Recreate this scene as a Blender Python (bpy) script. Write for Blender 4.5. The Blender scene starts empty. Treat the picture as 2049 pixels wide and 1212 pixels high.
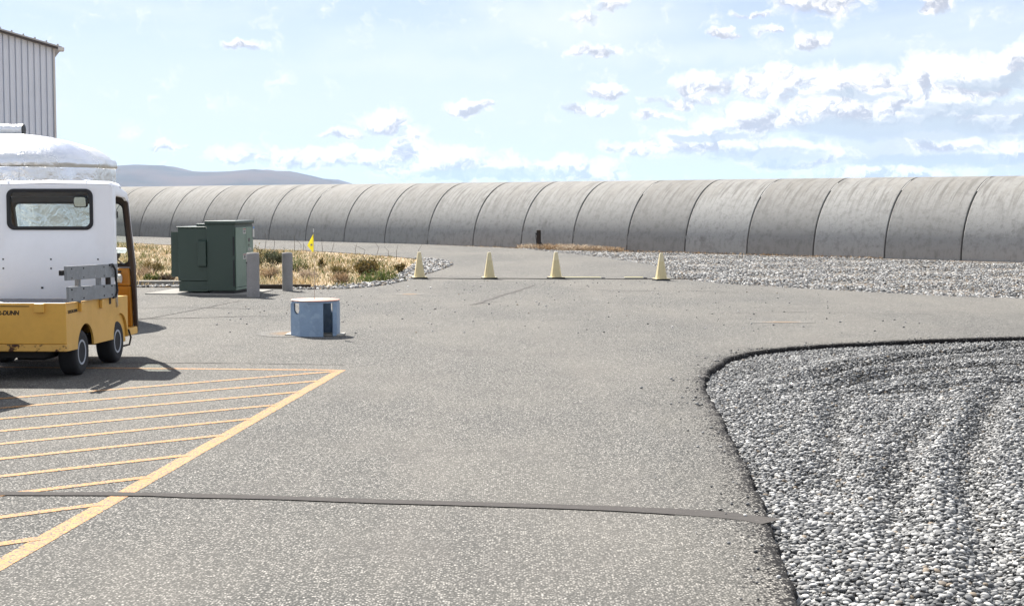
import bpy, bmesh, math, random
import numpy as np
from mathutils import Vector, Matrix, noise as mnoise
from mathutils.geometry import tessellate_polygon

rng = np.random.default_rng(7)
random.seed(7)
sc = bpy.context.scene
COL = sc.collection
PI = math.pi

# ------------------------------------------------------------------ camera
cam = bpy.data.cameras.new('camera')
cam.sensor_width = 36.0
cam.lens = 52.71
cam.clip_start = 0.1
cam.clip_end = 80000
cam_o = bpy.data.objects.new('camera', cam)
COL.objects.link(cam_o)
cam_o.location = (0, 0, 1.75)
cam_o.rotation_euler = (math.radians(90 - 3.833), 0, 0)
sc.camera = cam_o

# ------------------------------------------------------------------ light, exposure
SUN_DIR = Vector((-0.49, 0.80, 1.0)).normalized()
SUN_EL = math.asin(SUN_DIR.z)
sun = bpy.data.lights.new('sun', 'SUN')
sun.energy = 4.6
sun.angle = math.radians(0.53)
sun.color = (1.0, 0.95, 0.88)
sun_o = bpy.data.objects.new('sun', sun)
COL.objects.link(sun_o)
sun_o.location = (-50, 36, 100)
sun_o.rotation_euler = SUN_DIR.to_track_quat('Z', 'Y').to_euler()
sc.view_settings.view_transform = 'Standard'
sc.view_settings.look = 'None'
sc.view_settings.exposure = 1.50
sc.view_settings.gamma = 1.0
sc.view_settings.use_curve_mapping = False
SKY_STRENGTH = 0.054
KS = 1.0 / (SKY_STRENGTH * 2 ** 1.5)      # display-linear value to sky radiance

# ------------------------------------------------------------------ node helpers
class NT:
    def __init__(s, tree):
        s.t = tree
    def n(s, typ, **kw):
        nd = s.t.nodes.new(typ)
        for k, v in kw.items():
            setattr(nd, k, v)
        return nd
    def put(s, sock, v):
        if isinstance(v, bpy.types.NodeSocket):
            s.t.links.new(v, sock)
        elif v is not None:
            if isinstance(v, (tuple, list)) and len(v) == 3 and sock.type == 'RGBA':
                v = (*v, 1)
            sock.default_value = v
    def m(s, op, a, b=None, c=None, clamp=False):
        nd = s.n('ShaderNodeMath', operation=op, use_clamp=clamp)
        for i, v in enumerate((a, b, c)):
            s.put(nd.inputs[i], v)
        return nd.outputs[0]
    def v(s, op, a, b=None, c=None):
        nd = s.n('ShaderNodeVectorMath', operation=op)
        for i, x in enumerate((a, b, c)):
            if x is not None:
                s.put(nd.inputs[i], x)
        return nd.outputs['Value'] if op in ('LENGTH', 'DOT_PRODUCT', 'DISTANCE') else nd.outputs[0]
    def mix(s, f, a, b, blend='MIX'):
        nd = s.n('ShaderNodeMix', data_type='RGBA', blend_type=blend)
        s.put(nd.inputs[0], f); s.put(nd.inputs[6], a); s.put(nd.inputs[7], b)
        return nd.outputs[2]
    def ramp(s, f, stops, interp='LINEAR'):
        nd = s.n('ShaderNodeValToRGB')
        cr = nd.color_ramp
        cr.interpolation = interp
        while len(cr.elements) < len(stops):
            cr.elements.new(0.5)
        for e, (p, c) in zip(cr.elements, stops):
            e.position = p
            e.color = (*c, 1) if not isinstance(c, (int, float)) else (c, c, c, 1)
        s.put(nd.inputs[0], f)
        return nd.outputs[0]
    def noise(s, vec, scale, detail=4, rough=0.55, out=0, dist=0.0):
        nd = s.n('ShaderNodeTexNoise')
        nd.inputs['Scale'].default_value = scale
        nd.inputs['Detail'].default_value = detail
        nd.inputs['Roughness'].default_value = rough
        nd.inputs['Distortion'].default_value = dist
        if vec is not None:
            s.put(nd.inputs['Vector'], vec)
        return nd.outputs[out]
    def voro(s, vec, scale, feat='F1', out='Distance'):
        nd = s.n('ShaderNodeTexVoronoi', feature=feat)
        nd.inputs['Scale'].default_value = scale
        if vec is not None:
            s.put(nd.inputs['Vector'], vec)
        return nd.outputs[out]
    def rng(s, f, a, b, c=0.0, d=1.0, smooth=True):
        nd = s.n('ShaderNodeMapRange', interpolation_type='SMOOTHSTEP' if smooth else 'LINEAR')
        for i, v in enumerate((f, a, b, c, d)):
            s.put(nd.inputs[i], v)
        return nd.outputs[0]
    def bump(s, h, strength=0.3, dist=0.01, nrm=None):
        nd = s.n('ShaderNodeBump')
        nd.inputs['Strength'].default_value = strength
        nd.inputs['Distance'].default_value = dist
        s.put(nd.inputs['Height'], h)
        if nrm is not None:
            s.put(nd.inputs['Normal'], nrm)
        return nd.outputs[0]
    def obj(s):
        return s.n('ShaderNodeTexCoord').outputs['Object']
    def pos(s):
        return s.n('ShaderNodeNewGeometry').outputs['Position']
    def uv(s):
        return s.n('ShaderNodeTexCoord').outputs['UV']
    def island(s):
        return s.n('ShaderNodeNewGeometry').outputs['Random Per Island']
    def orand(s):
        return s.n('ShaderNodeObjectInfo').outputs['Random']
    def scale(s, vec, sv):
        return s.v('MULTIPLY', vec, sv)
    def sep(s, vec):
        nd = s.n('ShaderNodeSeparateXYZ'); s.put(nd.inputs[0], vec)
        return nd.outputs

def new_mat(name):
    m = bpy.data.materials.new(name)
    m.use_nodes = True
    t = NT(m.node_tree)
    b = m.node_tree.nodes['Principled BSDF']
    b.inputs['Specular IOR Level'].default_value = 0.35
    return m, t, b

def paint(name, col, rough=0.45, wear=None, dirt=0.25, metallic=0.0, spec=0.4, scale=6.0, rust=None, bump=0.05):
    """painted or plain surface with faint uneven dirt, optional rust patches"""
    m, t, b = new_mat(name)
    o = t.obj()
    n1 = t.noise(o, scale, 5, 0.6)
    n2 = t.noise(o, scale * 9, 3, 0.6)
    d = t.rng(n1, 0.42, 0.75)
    dc = tuple(c * 0.62 + 0.015 for c in col)
    c = t.mix(t.m('MULTIPLY', d, dirt), col, dc)
    c = t.mix(t.m('MULTIPLY', t.rng(n2, 0.45, 0.7), dirt * 0.5), c, tuple(x * 0.75 for x in col))
    if wear:
        c = t.mix(t.rng(t.noise(o, scale * 2.3, 6, 0.65), wear[1], wear[1] + 0.06), c, wear[0])
    if rust:
        r = t.rng(t.noise(o, rust[2], 6, 0.7), rust[1], rust[1] + 0.05)
        c = t.mix(r, c, rust[0])
    t.put(b.inputs['Base Color'], c)
    b.inputs['Roughness'].default_value = rough
    b.inputs['Metallic'].default_value = metallic
    b.inputs['Specular IOR Level'].default_value = spec
    t.put(b.inputs['Roughness'], t.rng(n1, 0.2, 0.8, rough - 0.08, rough + 0.12, False))
    if bump:
        t.put(b.inputs['Normal'], t.bump(n2, bump, 0.005))
    return m

# ------------------------------------------------------------------ sky
world = bpy.data.worlds.new('World')
sc.world = world
world.use_nodes = True
t = NT(world.node_tree)
bg = world.node_tree.nodes['Background']
sky = t.n('ShaderNodeTexSky', sky_type='NISHITA', sun_disc=False)
sky.sun_elevation = SUN_EL
sky.sun_rotation = math.atan2(SUN_DIR.x, SUN_DIR.y)
sky.altitude = 150
sky.air_density = 1.0
sky.dust_density = 0.1
sky.ozone_density = 1.2
dirv = t.n('ShaderNodeTexCoord').outputs['Generated']
dx, dy, dz = t.sep(dirv)
az = t.m('ARCTAN2', dx, dy)
el = t.m('ARCSINE', dz)
cmb = t.n('ShaderNodeCombineXYZ')
t.put(cmb.inputs[0], az); t.put(cmb.inputs[1], el)
P = t.scale(cmb.outputs[0], (100, 100, 0))          # 1 unit = 0.01 rad
wv1 = t.v('SUBTRACT', t.noise(P, 1.1, 5, 0.62, out=1), (0.5, 0.5, 0.5))
wv2 = t.v('SUBTRACT', t.noise(P, 0.38, 3, 0.5, out=1), (0.5, 0.5, 0.5))
Pw = t.v('MULTIPLY_ADD', wv1, (1.5, 1.05, 0), P)
Pw = t.v('MULTIPLY_ADD', wv2, (3.2, 1.2, 0), Pw)
# cumulus: azimuth, elevation, half width, half height (0.01 rad), weight
CL = [(20.2, 13.6, 3.4, 1.7, 1), (27.4, 12.4, 1.5, .8, 1), (19.6, 10.3, 1.3, .75, 1), (16.9, 11.1, 1.1, .4, .9),
      (13.9, 10.9, 1.0, .4, .9), (15.9, 12.1, 1.6, .35, .8), (6.7, 12.9, 1.5, .6, .7), (4.9, 12.1, 1.5, .6, .7),
      (5.3, 10.1, 1.7, .55, .9), (6.2, 7.25, 1.6, .6, 1), (4.5, 6.3, 1.1, .6, 1), (5.8, 6.05, 1.0, .4, .9),
      (12.3, 7.5, 2.1, 1.1, 1), (11.3, 6.6, 3.0, .5, .9), (17.2, 7.8, 4.6, 1.1, 1), (22.2, 7.4, 6.0, 1.5, 1),
      (29.0, 7.9, 5.5, 1.9, 1), (34.0, 9.0, 3.0, 1.8, 1), (33.6, 11.3, 1.0, .7, 1), (24.5, 6.0, 7.5, 1.3, 1),
      (31.5, 5.6, 5.0, 1.2, 1), (16.0, 5.4, 4.5, 1.2, 1), (13.3, 4.0, 4.4, 1.2, 1), (18.5, 3.3, 4.0, 1.1, 1),
      (28.0, 3.9, 2.6, .75, 1), (33.0, 3.2, 4.0, .9, .8), (8.5, 3.5, 2.6, .7, .9), (9.5, 5.7, 1.8, .4, .8),
      (-17.5, 10.2, 1.6, .38, .9), (-8.4, 5.3, 2.2, .95, 1), (-11.2, 4.45, 1.4, .45, 1), (-6.2, 4.1, 1.2, 1.2, 1),
      (-3.2, 6.2, 1.7, .55, 1), (-1.9, 6.45, .9, .35, .9), (-9.5, 3.1, 11.0, .75, .9), (-3.0, 2.3, 7.5, .9, 1),
      (-22.6, 3.55, 1.8, .4, .8), (4.0, 2.2, 4.5, 1.0, 1), (-15.0, 2.9, 6.0, .8, .8), (25.0, 1.9, 6.0, .6, .8)]
fmax = None
num = None
den = None
for (a, e, w, h, k) in CL:
    q = t.v('MULTIPLY_ADD', Pw, (1 / w, 1 / h, 0), (-a / w, -e / h, 0))
    f = t.m('MULTIPLY', t.m('SUBTRACT', 1.25, t.v('LENGTH', q), clamp=True), k)
    qy = t.sep(q)[1]
    if fmax is None:
        fmax, den, num = f, f, t.m('MULTIPLY', qy, f)
    else:
        fmax = t.m('MAXIMUM', fmax, f)
        den = t.m('ADD', den, f)
        num = t.m('MULTIPLY_ADD', qy, f, num)
ny = t.m('DIVIDE', num, t.m('ADD', den, 0.02))
def puff(q):
    return t.m('ADD', t.m('MULTIPLY', t.noise(q, 0.55, 6, 0.60), 0.84), t.m('MULTIPLY', t.noise(q, 2.3, 4, 0.55), 0.16))
nz = puff(Pw)
nzo = puff(t.v('ADD', Pw, (-0.42, 0.55, 0)))        # the same field a little towards the sun
dens = t.rng(t.m('ADD', fmax, t.m('MULTIPLY', t.m('SUBTRACT', nz, 0.50), 2.3)), 0.08, 0.70)
# unseen cumulus round the rest of the sky, brightened for more fill light
oc = t.noise(t.scale(dirv, (3.2, 3.2, 9.0)), 2.0, 6, 0.6)
outside = t.m('MAXIMUM', t.rng(t.m('ABSOLUTE', az), 0.36, 0.5), t.rng(el, 0.15, 0.25))
above = t.rng(el, 0.0, 0.03)
oden = t.m('MULTIPLY', t.m('MULTIPLY', t.rng(oc, 0.48, 0.62), outside), above)
# thin high veil and the milky band low over the horizon
def K(r_, g_, b_): return (r_ * KS, g_ * KS, b_ * KS)
veil = t.rng(t.noise(t.scale(P, (0.045, 0.20, 1)), 1.0, 5, 0.55, dist=0.6), 0.40, 0.72, 0.0, 0.8)
low = t.rng(el, 0.16, 0.02, 0.15, 0.85)
skyn = t.mix(1.0, sky.outputs[0], (0.82, 0.71, 0.86), 'MULTIPLY')
skyc = t.mix(low, skyn, K(0.76, 0.90, 0.98))
skyc = t.mix(veil, skyc, K(0.86, 0.96, 1.0))
relief = t.m('MULTIPLY', t.m('SUBTRACT', nzo, nz), 5.5)
shade = t.rng(t.m('ADD', t.m('MULTIPLY', ny, -0.85), relief), -0.20, 0.75)
shade = t.m('MULTIPLY', shade, t.rng(fmax, 0.12, 0.5))
# flat grey layers inside the bank on the right
lay = None
for (a, e, w, h) in ((26.0, 4.75, 11.0, 1.0), (31.0, 5.9, 7.0, .6), (17.0, 3.1, 4.6, .75), (29.0, 2.7, 10.0, .5), (22.0, 6.9, 3.2, .4), (13.0, 4.3, 3.5, .4), (31.0, 7.6, 4.0, .6), (-2.0, 1.9, 7.0, .5)):
    q = t.v('MULTIPLY_ADD', Pw, (1 / w, 1 / h, 0), (-a / w, -e / h, 0))
    f = t.m('SUBTRACT', 1.2, t.v('LENGTH', q), clamp=True)
    lay = f if lay is None else t.m('MAXIMUM', lay, f)
layd = t.rng(t.m('ADD', lay, t.m('MULTIPLY', t.m('SUBTRACT', t.noise(t.scale(P, (0.35, 1.3, 1)), 1.0, 5, 0.6), 0.5), 1.2)), 0.2, 0.7, 0, 0.9)
lowr = t.v('LENGTH', t.v('MULTIPLY_ADD', Pw, (1 / 13.0, 1 / 2.6, 0), (-29 / 13.0, -2.6 / 2.6, 0)))
skyc = t.mix(t.rng(lowr, 1.15, 0.3, 0, 0.85), skyc, K(0.73, 0.775, 0.88))
for (a, e, w, h, k) in ((4.0, 11.8, 9.0, 2.2, .9), (12.0, 9.6, 11.0, .9, .5), (-6.0, 9.0, 12.0, .8, .4), (26.0, 9.9, 9.0, .7, .4)):
    q = t.v('MULTIPLY_ADD', t.v('MULTIPLY_ADD', wv2, (4, 2.2, 0), P), (1 / w, 1 / h, 0), (-a / w, -e / h, 0))
    skyc = t.mix(t.m('MULTIPLY', t.rng(t.v('LENGTH', q), 1.2, 0.2), k), skyc, K(0.90, 0.98, 1.01))
ccol = t.mix(shade, K(1.12, 1.12, 1.14), K(0.60, 0.63, 0.72))
skyc = t.mix(dens, skyc, ccol)
skyc = t.mix(t.m('MULTIPLY', layd, 0.85), skyc, K(0.60, 0.69, 0.79))
skyc = t.mix(oden, skyc, t.mix(t.rng(oc, 0.62, 0.78), K(1.7, 1.7, 1.74), K(0.9, 0.94, 1.04)))
t.put(bg.inputs[0], skyc)
bg.inputs[1].default_value = SKY_STRENGTH

# ------------------------------------------------------------------ object helpers
def link(o, parent=None):
    COL.objects.link(o)
    if parent is not None:
        o.parent = parent
    return o

def tag(o, label=None, cat=None, group=None, kind=None):
    if label: o['label'] = label
    if cat: o['category'] = cat
    if group: o['group'] = group
    if kind: o['kind'] = kind
    return o

def thing(name, label, cat, loc=(0, 0, 0), rz=0.0, group=None):
    o = bpy.data.objects.new(name, None)
    o.empty_display_size = 0.2
    link(o)
    o.location = loc
    o.rotation_euler = (0, 0, rz)
    return tag(o, label, cat, group)

class MB:
    def __init__(s):
        s.V = []; s.F = []
    def add(s, vs, fs):
        b = len(s.V)
        s.V += [tuple(v) for v in vs]
        s.F += [tuple(i + b for i in f) for f in fs]
        return s
    def box(s, x0, x1, y0, y1, z0, z1):
        v = [(x, y, z) for z in (z0, z1) for y in (y0, y1) for x in (x0, x1)]
        return s.add(v, [(0, 2, 3, 1), (4, 5, 7, 6), (0, 1, 5, 4), (2, 6, 7, 3), (0, 4, 6, 2), (1, 3, 7, 5)])
    def hexa(s, bottom, top):
        return s.add(list(bottom) + list(top), [(3, 2, 1, 0), (4, 5, 6, 7), (0, 1, 5, 4), (1, 2, 6, 5), (2, 3, 7, 6), (3, 0, 4, 7)])
    def prism(s, pts, off):
        """closed 3-D outline extruded by a vector, concave outlines allowed"""
        n = len(pts)
        P0 = [Vector(p) for p in pts]
        P1 = [p + Vector(off) for p in P0]
        tris = tessellate_polygon([P0])
        fs = [tuple(f) for f in tris] + [tuple(n + i for i in reversed(f)) for f in tris]
        fs += [(i, (i + 1) % n, n + (i + 1) % n, n + i) for i in range(n)]
        return s.add(P0 + P1, fs)
    def ring(s, outer, inner, off):
        """plate with a hole: outlines with equal counts, extruded"""
        n = len(outer)
        o0 = [Vector(p) for p in outer]; i0 = [Vector(p) for p in inner]
        off = Vector(off)
        vs = o0 + i0 + [p + off for p in o0] + [p + off for p in i0]
        fs = []
        for k in range(n):
            j = (k + 1) % n
            fs += [(k, j, n + j, n + k), (2 * n + k, 3 * n + k, 3 * n + j, 2 * n + j),
                   (k, 2 * n + k, 2 * n + j, j), (n + k, n + j, 3 * n + j, 3 * n + k)]
        return s.add(vs, fs)
    def tube(s, pts, r, n=8, cap=True):
        pts = [Vector(p) for p in pts]
        rs = r if isinstance(r, (list, tuple)) else [r] * len(pts)
        rows = []
        for i, p in enumerate(pts):
            d = (pts[min(i + 1, len(pts) - 1)] - pts[max(i - 1, 0)]).normalized()
            u = d.orthogonal().normalized() if i == 0 else (u - d * u.dot(d)).normalized()
            w = d.cross(u)
            rows.append([p + (u * math.cos(2 * PI * k / n) + w * math.sin(2 * PI * k / n)) * rs[i] for k in range(n)])
        vs = [v for row in rows for v in row]
        fs = [(i * n + k, i * n + (k + 1) % n, (i + 1) * n + (k + 1) % n, (i + 1) * n + k)
              for i in range(len(pts) - 1) for k in range(n)]
        if cap:
            fs += [tuple(reversed(range(n))), tuple(range((len(pts) - 1) * n, len(pts) * n))]
        return s.add(vs, fs)
    def lathe(s, prof, n=32, axis='Z', c=(0, 0, 0)):
        vs = []
        for (r, h) in prof:
            for k in range(n):
                a = 2 * PI * k / n
                p = (r * math.cos(a), r * math.sin(a), h)
                if axis == 'X': p = (p[2], p[0], p[1])
                vs.append((p[0] + c[0], p[1] + c[1], p[2] + c[2]))
        m = len(prof)
        fs = [(i * n + k, i * n + (k + 1) % n, (i + 1) * n + (k + 1) % n, (i + 1) * n + k) for i in range(m - 1) for k in range(n)]
        if prof[0][0] > 1e-4: fs.append(tuple(reversed(range(n))))
        if prof[-1][0] > 1e-4: fs.append(tuple(range((m - 1) * n, m * n)))
        return s.add(vs, fs)
    def build(s, name, mat, parent=None, smooth=False, bevel=0.0, segs=2, auto=35):
        me = bpy.data.meshes.new(name)
        me.from_pydata(s.V, [], s.F)
        bm = bmesh.new(); bm.from_mesh(me)
        bmesh.ops.remove_doubles(bm, verts=bm.verts, dist=1e-5)
        bmesh.ops.recalc_face_normals(bm, faces=bm.faces)
        if bevel:
            es = [e for e in bm.edges if e.is_manifold and e.calc_face_angle(0) > 0.6]
            bmesh.ops.bevel(bm, geom=es, offset=bevel, segments=segs, affect='EDGES', profile=0.5, clamp_overlap=True)
        if smooth:
            for f in bm.faces: f.smooth = True
            for e in bm.edges:
                if e.is_manifold and e.calc_face_angle(0) > math.radians(auto): e.smooth = False
        bm.to_mesh(me); bm.free()
        me.materials.append(mat)
        return link(bpy.data.objects.new(name, me), parent)

def fast_mesh(name, V, F, mat, parent=None, smooth=True, uv=None):
    """numpy verts (n,3) and equal-size faces (m,k)"""
    me = bpy.data.meshes.new(name)
    k = F.shape[1]
    me.vertices.add(len(V)); me.vertices.foreach_set('co', np.ascontiguousarray(V, dtype=np.float32).ravel())
    me.loops.add(F.size); me.loops.foreach_set('vertex_index', np.ascontiguousarray(F, dtype=np.int32).ravel())
    me.polygons.add(len(F))
    me.polygons.foreach_set('loop_start', np.arange(0, F.size, k, dtype=np.int32))
    me.polygons.foreach_set('loop_total', np.full(len(F), k, dtype=np.int32))
    me.polygons.foreach_set('use_smooth', np.full(len(F), smooth, dtype=bool))
    if uv is not None:
        l = me.uv_layers.new(name='uv')
        l.data.foreach_set('uv', np.ascontiguousarray(uv[F.ravel()], dtype=np.float32).ravel())
    me.update(calc_edges=True)
    me.materials.append(mat)
    return link(bpy.data.objects.new(name, me), parent)

def curve(pts, step):
    """Catmull-Rom through points, resampled"""
    p = [Vector((*q, 0)) if len(q) == 2 else Vector(q) for q in pts]
    out = []
    for i in range(len(p) - 1):
        a, b, c, d = p[max(i - 1, 0)], p[i], p[i + 1], p[min(i + 2, len(p) - 1)]
        n = max(1, int((c - b).length / step))
        for k in range(n):
            u = k / n
            out.append(0.5 * ((2 * b) + (c - a) * u + (2 * a - 5 * b + 4 * c - d) * u * u + (3 * b - a - 3 * c + d) * u ** 3))
    out.append(p[-1])
    return out

def inside(poly, xs, ys):
    poly = np.array(poly)
    res = np.zeros(len(xs), bool)
    j = len(poly) - 1
    for i in range(len(poly)):
        xi, yi = poly[i]; xj, yj = poly[j]
        with np.errstate(divide='ignore', invalid='ignore'):
            c = ((yi > ys) != (yj > ys)) & (xs < (xj - xi) * (ys - yi) / (yj - yi) + xi)
        res ^= c
        j = i
    return res

def poly_dist(line, xs, ys):
    line = np.array(line)
    d = np.full(len(xs), 1e9)
    for (ax, ay), (bx, by) in zip(line[:-1], line[1:]):
        ex, ey = bx - ax, by - ay
        l2 = ex * ex + ey * ey + 1e-12
        tt = np.clip(((xs - ax) * ex + (ys - ay) * ey) / l2, 0, 1)
        d = np.minimum(d, np.hypot(xs - ax - tt * ex, ys - ay - tt * ey))
    return d

# ------------------------------------------------------------------ materials: ground
def asphalt_nodes(t):
    p = t.pos()
    cell = t.voro(p, 80, out='Color')
    cr = t.sep(cell)[0]
    dist = t.voro(p, 80)
    fine = t.noise(p, 210, 2, 0.7)
    col = t.ramp(cr, [(0.0, (0.040, 0.039, 0.038)), (0.22, (0.085, 0.083, 0.080)), (0.55, (0.185, 0.18, 0.171)), (0.82, (0.34, 0.33, 0.31)), (1.0, (0.52, 0.50, 0.47))])
    col = t.mix(t.rng(dist, 0.28, 0.62), col, (0.030, 0.033, 0.032))
    col = t.mix(t.rng(fine, 0.48, 0.62, 0, 0.35), col, (0.25, 0.244, 0.232))
    big = t.noise(t.scale(p, (0.35, 0.18, 1)), 1.0, 5, 0.6)
    col = t.mix(t.rng(big, 0.35, 0.65, 0.0, 0.38), col, (0.175, 0.167, 0.150))
    blot = t.noise(p, 0.9, 5, 0.65)
    col = t.mix(t.rng(blot, 0.48, 0.75, 0.0, 0.42), col, (0.088, 0.084, 0.08))
    ruts = t.noise(t.scale(p, (1.4, 0.05, 1)), 1.0, 4, 0.6)
    col = t.mix(t.rng(ruts, 0.5, 0.75, 0, 0.18), col, (0.185, 0.174, 0.158))
    h = t.m('ADD', t.m('MULTIPLY', dist, -0.8), t.m('MULTIPLY', cr, 0.5))
    col = t.mix(1.0, col, (0.93, 0.914, 0.89), 'MULTIPLY')
    return p, col, h

mat_asphalt, t, b = new_mat('asphalt_chipseal')
p, acol, ah = asphalt_nodes(t)
t.put(b.inputs['Base Color'], acol)
b.inputs['Roughness'].default_value = 0.9
b.inputs['Specular IOR Level'].default_value = 0.2
t.put(b.inputs['Normal'], t.bump(ah, 0.8, 0.006))

mat_edge, t, b = new_mat('asphalt_worn_edge')
p, acol, ah = asphalt_nodes(t)
vv = t.sep(t.uv())[1]
spk = t.noise(p, 42, 4, 0.7)
bigw = t.noise(p, 3.0, 4, 0.6)
crnd = t.sep(t.voro(p, 80, out='Color'))[0]
wear = t.m('ADD', t.m('ADD', vv, t.m('ADD', t.m('MULTIPLY', t.m('SUBTRACT', spk, 0.5), 0.9), t.m('MULTIPLY', t.m('SUBTRACT', 0.5, crnd), 0.85))), t.m('MULTIPLY', t.m('SUBTRACT', bigw, 0.5), 0.7))
t.put(b.inputs['Base Color'], t.mix(t.rng(wear, 0.48, 0.72), acol, (0.011, 0.010, 0.010)))
b.inputs['Roughness'].default_value = 0.9
b.inputs['Specular IOR Level'].default_value = 0.15
t.put(b.inputs['Normal'], t.bump(ah, 0.8, 0.006))

mat_line, t, b = new_mat('yellow_road_paint')
p, acol, ah = asphalt_nodes(t)
wn = t.m('ADD', t.m('MULTIPLY', t.voro(p, 80), 0.42), t.m('MULTIPLY', t.noise(p, 30, 5, 0.7), 0.62))
pc = t.mix(t.rng(t.noise(p, 7, 4, 0.6), 0.35, 0.7), (0.41, 0.185, 0.034), (0.37, 0.19, 0.062))
t.put(b.inputs['Base Color'], t.mix(t.rng(wn, 0.46, 0.66), pc, acol))
b.inputs['Roughness'].default_value = 0.75
t.put(b.inputs['Normal'], t.bump(ah, 0.45, 0.005))

mat_seal, t, b = new_mat('crack_sealant')
p = t.pos()
n1 = t.noise(t.scale(p, (1.5, 22, 1)), 3.0, 4, 0.6)
c = t.ramp(n1, [(0.3, (0.055, 0.052, 0.050)), (0.55, (0.076, 0.071, 0.067)), (0.75, (0.036, 0.034, 0.033))])
c = t.mix(t.rng(t.noise(p, 60, 3, 0.7), 0.62, 0.72), c, (0.15, 0.14, 0.125))
t.put(b.inputs['Base Color'], c)
b.inputs['Roughness'].default_value = 0.95
b.inputs['Specular IOR Level'].default_value = 0.08
t.put(b.inputs['Normal'], t.bump(n1, 0.3, 0.01))

mat_crack, t, b = new_mat('crack_dark')
p = t.pos()
t.put(b.inputs['Base Color'], t.mix(t.rng(t.noise(p, 9, 4, 0.7), 0.4, 0.65), (0.035, 0.032, 0.03), (0.10, 0.09, 0.082)))
b.inputs['Roughness'].default_value = 0.95

mat_soil, t, b = new_mat('dry_sandy_soil')
p = t.pos()
n1 = t.noise(p, 0.5, 6, 0.6); n2 = t.noise(p, 14, 5, 0.7)
c = t.mix(t.rng(n1, 0.35, 0.7), (0.20, 0.135, 0.085), (0.155, 0.12, 0.085))
c = t.mix(t.rng(n2, 0.45, 0.75), c, (0.09, 0.072, 0.055))
t.put(b.inputs['Base Color'], c)
b.inputs['Roughness'].default_value = 0.95
t.put(b.inputs['Normal'], t.bump(n2, 0.6, 0.03))

mat_gbed, t, b = new_mat('gravel_bed_dirt')
p = t.pos()
n2 = t.noise(p, 22, 5, 0.7)
t.put(b.inputs['Base Color'], t.mix(t.rng(n2, 0.4, 0.7), (0.05, 0.047, 0.043), (0.11, 0.104, 0.095)))
b.inputs['Roughness'].default_value = 0.95
t.put(b.inputs['Normal'], t.bump(n2, 0.7, 0.03))

mat_gfar, t, b = new_mat('far_gravel_dirt')
p = t.pos()
n2 = t.noise(p, 12, 5, 0.7)
c = t.mix(t.rng(n2, 0.4, 0.7), (0.06, 0.053, 0.045), (0.14, 0.12, 0.095))
c = t.mix(t.rng(t.noise(t.scale(p, (0.25, 0.6, 1)), 1.0, 4, 0.6), 0.55, 0.7, 0, 0.7), c, (0.20, 0.135, 0.08))
t.put(b.inputs['Base Color'], c)
b.inputs['Roughness'].default_value = 0.95
t.put(b.inputs['Normal'], t.bump(n2, 0.7, 0.03))

def stone_mat(name, warm):
    m, t, b = new_mat(name)
    r = t.m('FRACT', t.m('ADD', t.m('MULTIPLY', t.island(), 7.13), t.m('MULTIPLY', t.orand(), 5.37)))
    r2 = t.m('FRACT', t.m('MULTIPLY', r, 17.3))
    c = t.ramp(r, [(0.0, (0.045, 0.047, 0.049)), (0.2, (0.085, 0.088, 0.091)), (0.48, (0.19, 0.192, 0.19)), (0.75, (0.31, 0.309, 0.30)), (1.0, (0.56, 0.555, 0.535))])
    c = t.mix(t.rng(r2, 0.975 - warm, 0.99 - warm), c, (0.22, 0.175, 0.125))
    c = t.mix(t.rng(t.noise(t.pos(), 55, 4, 0.65), 0.35, 0.75, 0, 0.35), c, (0.07, 0.07, 0.07))
    t.put(b.inputs['Base Color'], c)
    b.inputs['Roughness'].default_value = 0.7
    b.inputs['Specular IOR Level'].default_value = 0.25
    return m
mat_pebble = stone_mat('river_pebble', 0.0)
mat_fstone = stone_mat('far_gravel_stone', 0.10)

def blade_mat(name, stops, green):
    m, t, b = new_mat(name)
    r = t.island()
    p = t.pos()
    c = t.ramp(r, stops)
    g = t.ramp(t.m('FRACT', t.m('MULTIPLY', r, 9.7)), [(0, (0.055, 0.075, 0.022)), (0.6, (0.095, 0.115, 0.035)), (1, (0.15, 0.15, 0.055))])
    c = t.mix(t.rng(t.noise(p, 0.55, 4, 0.6), 0.38, 0.62), c, t.mix(1.0, c, (0.74, 0.62, 0.46), 'MULTIPLY'))
    c = t.mix(t.rng(t.noise(t.v('ADD', p, (31, 7, 0)), 0.8, 4, 0.6), 0.52, 0.66, 0, 0.7), c, t.mix(1.0, c, (1.25, 1.22, 1.15), 'MULTIPLY'))
    pt = t.m('ADD', t.noise(p, 0.75, 4, 0.6), t.m('MULTIPLY', t.m('SUBTRACT', t.m('FRACT', t.m('MULTIPLY', r, 31.0)), 0.5), 0.22))
    c = t.mix(t.rng(pt, green, green + 0.08), c, g)
    t.put(b.inputs['Base Color'], c)
    b.inputs['Roughness'].default_value = 0.8
    tr = t.n('ShaderNodeBsdfTranslucent')
    t.put(tr.inputs[0], c)
    mx = t.n('ShaderNodeMixShader'); mx.inputs[0].default_value = 0.3
    t.put(mx.inputs[1], b.outputs[0]); t.put(mx.inputs[2], tr.outputs[0])
    t.put(m.node_tree.nodes['Material Output'].inputs[0], mx.outputs[0])
    return m
STRAW = [(0, (0.25, 0.195, 0.12)), (0.3, (0.42, 0.345, 0.22)), (0.65, (0.57, 0.50, 0.35)), (1, (0.68, 0.61, 0.46))]
mat_straw = blade_mat('dry_grass', STRAW, 0.48)
mat_straw_only = blade_mat('straw', [(0, (0.17, 0.12, 0.085)), (0.4, (0.30, 0.23, 0.165)), (1, (0.50, 0.42, 0.31))], 0.9)
mat_sage = blade_mat('sage_leaf', [(0, (0.05, 0.065, 0.04)), (0.5, (0.085, 0.105, 0.07)), (1, (0.14, 0.16, 0.11))], 2.0)
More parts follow.
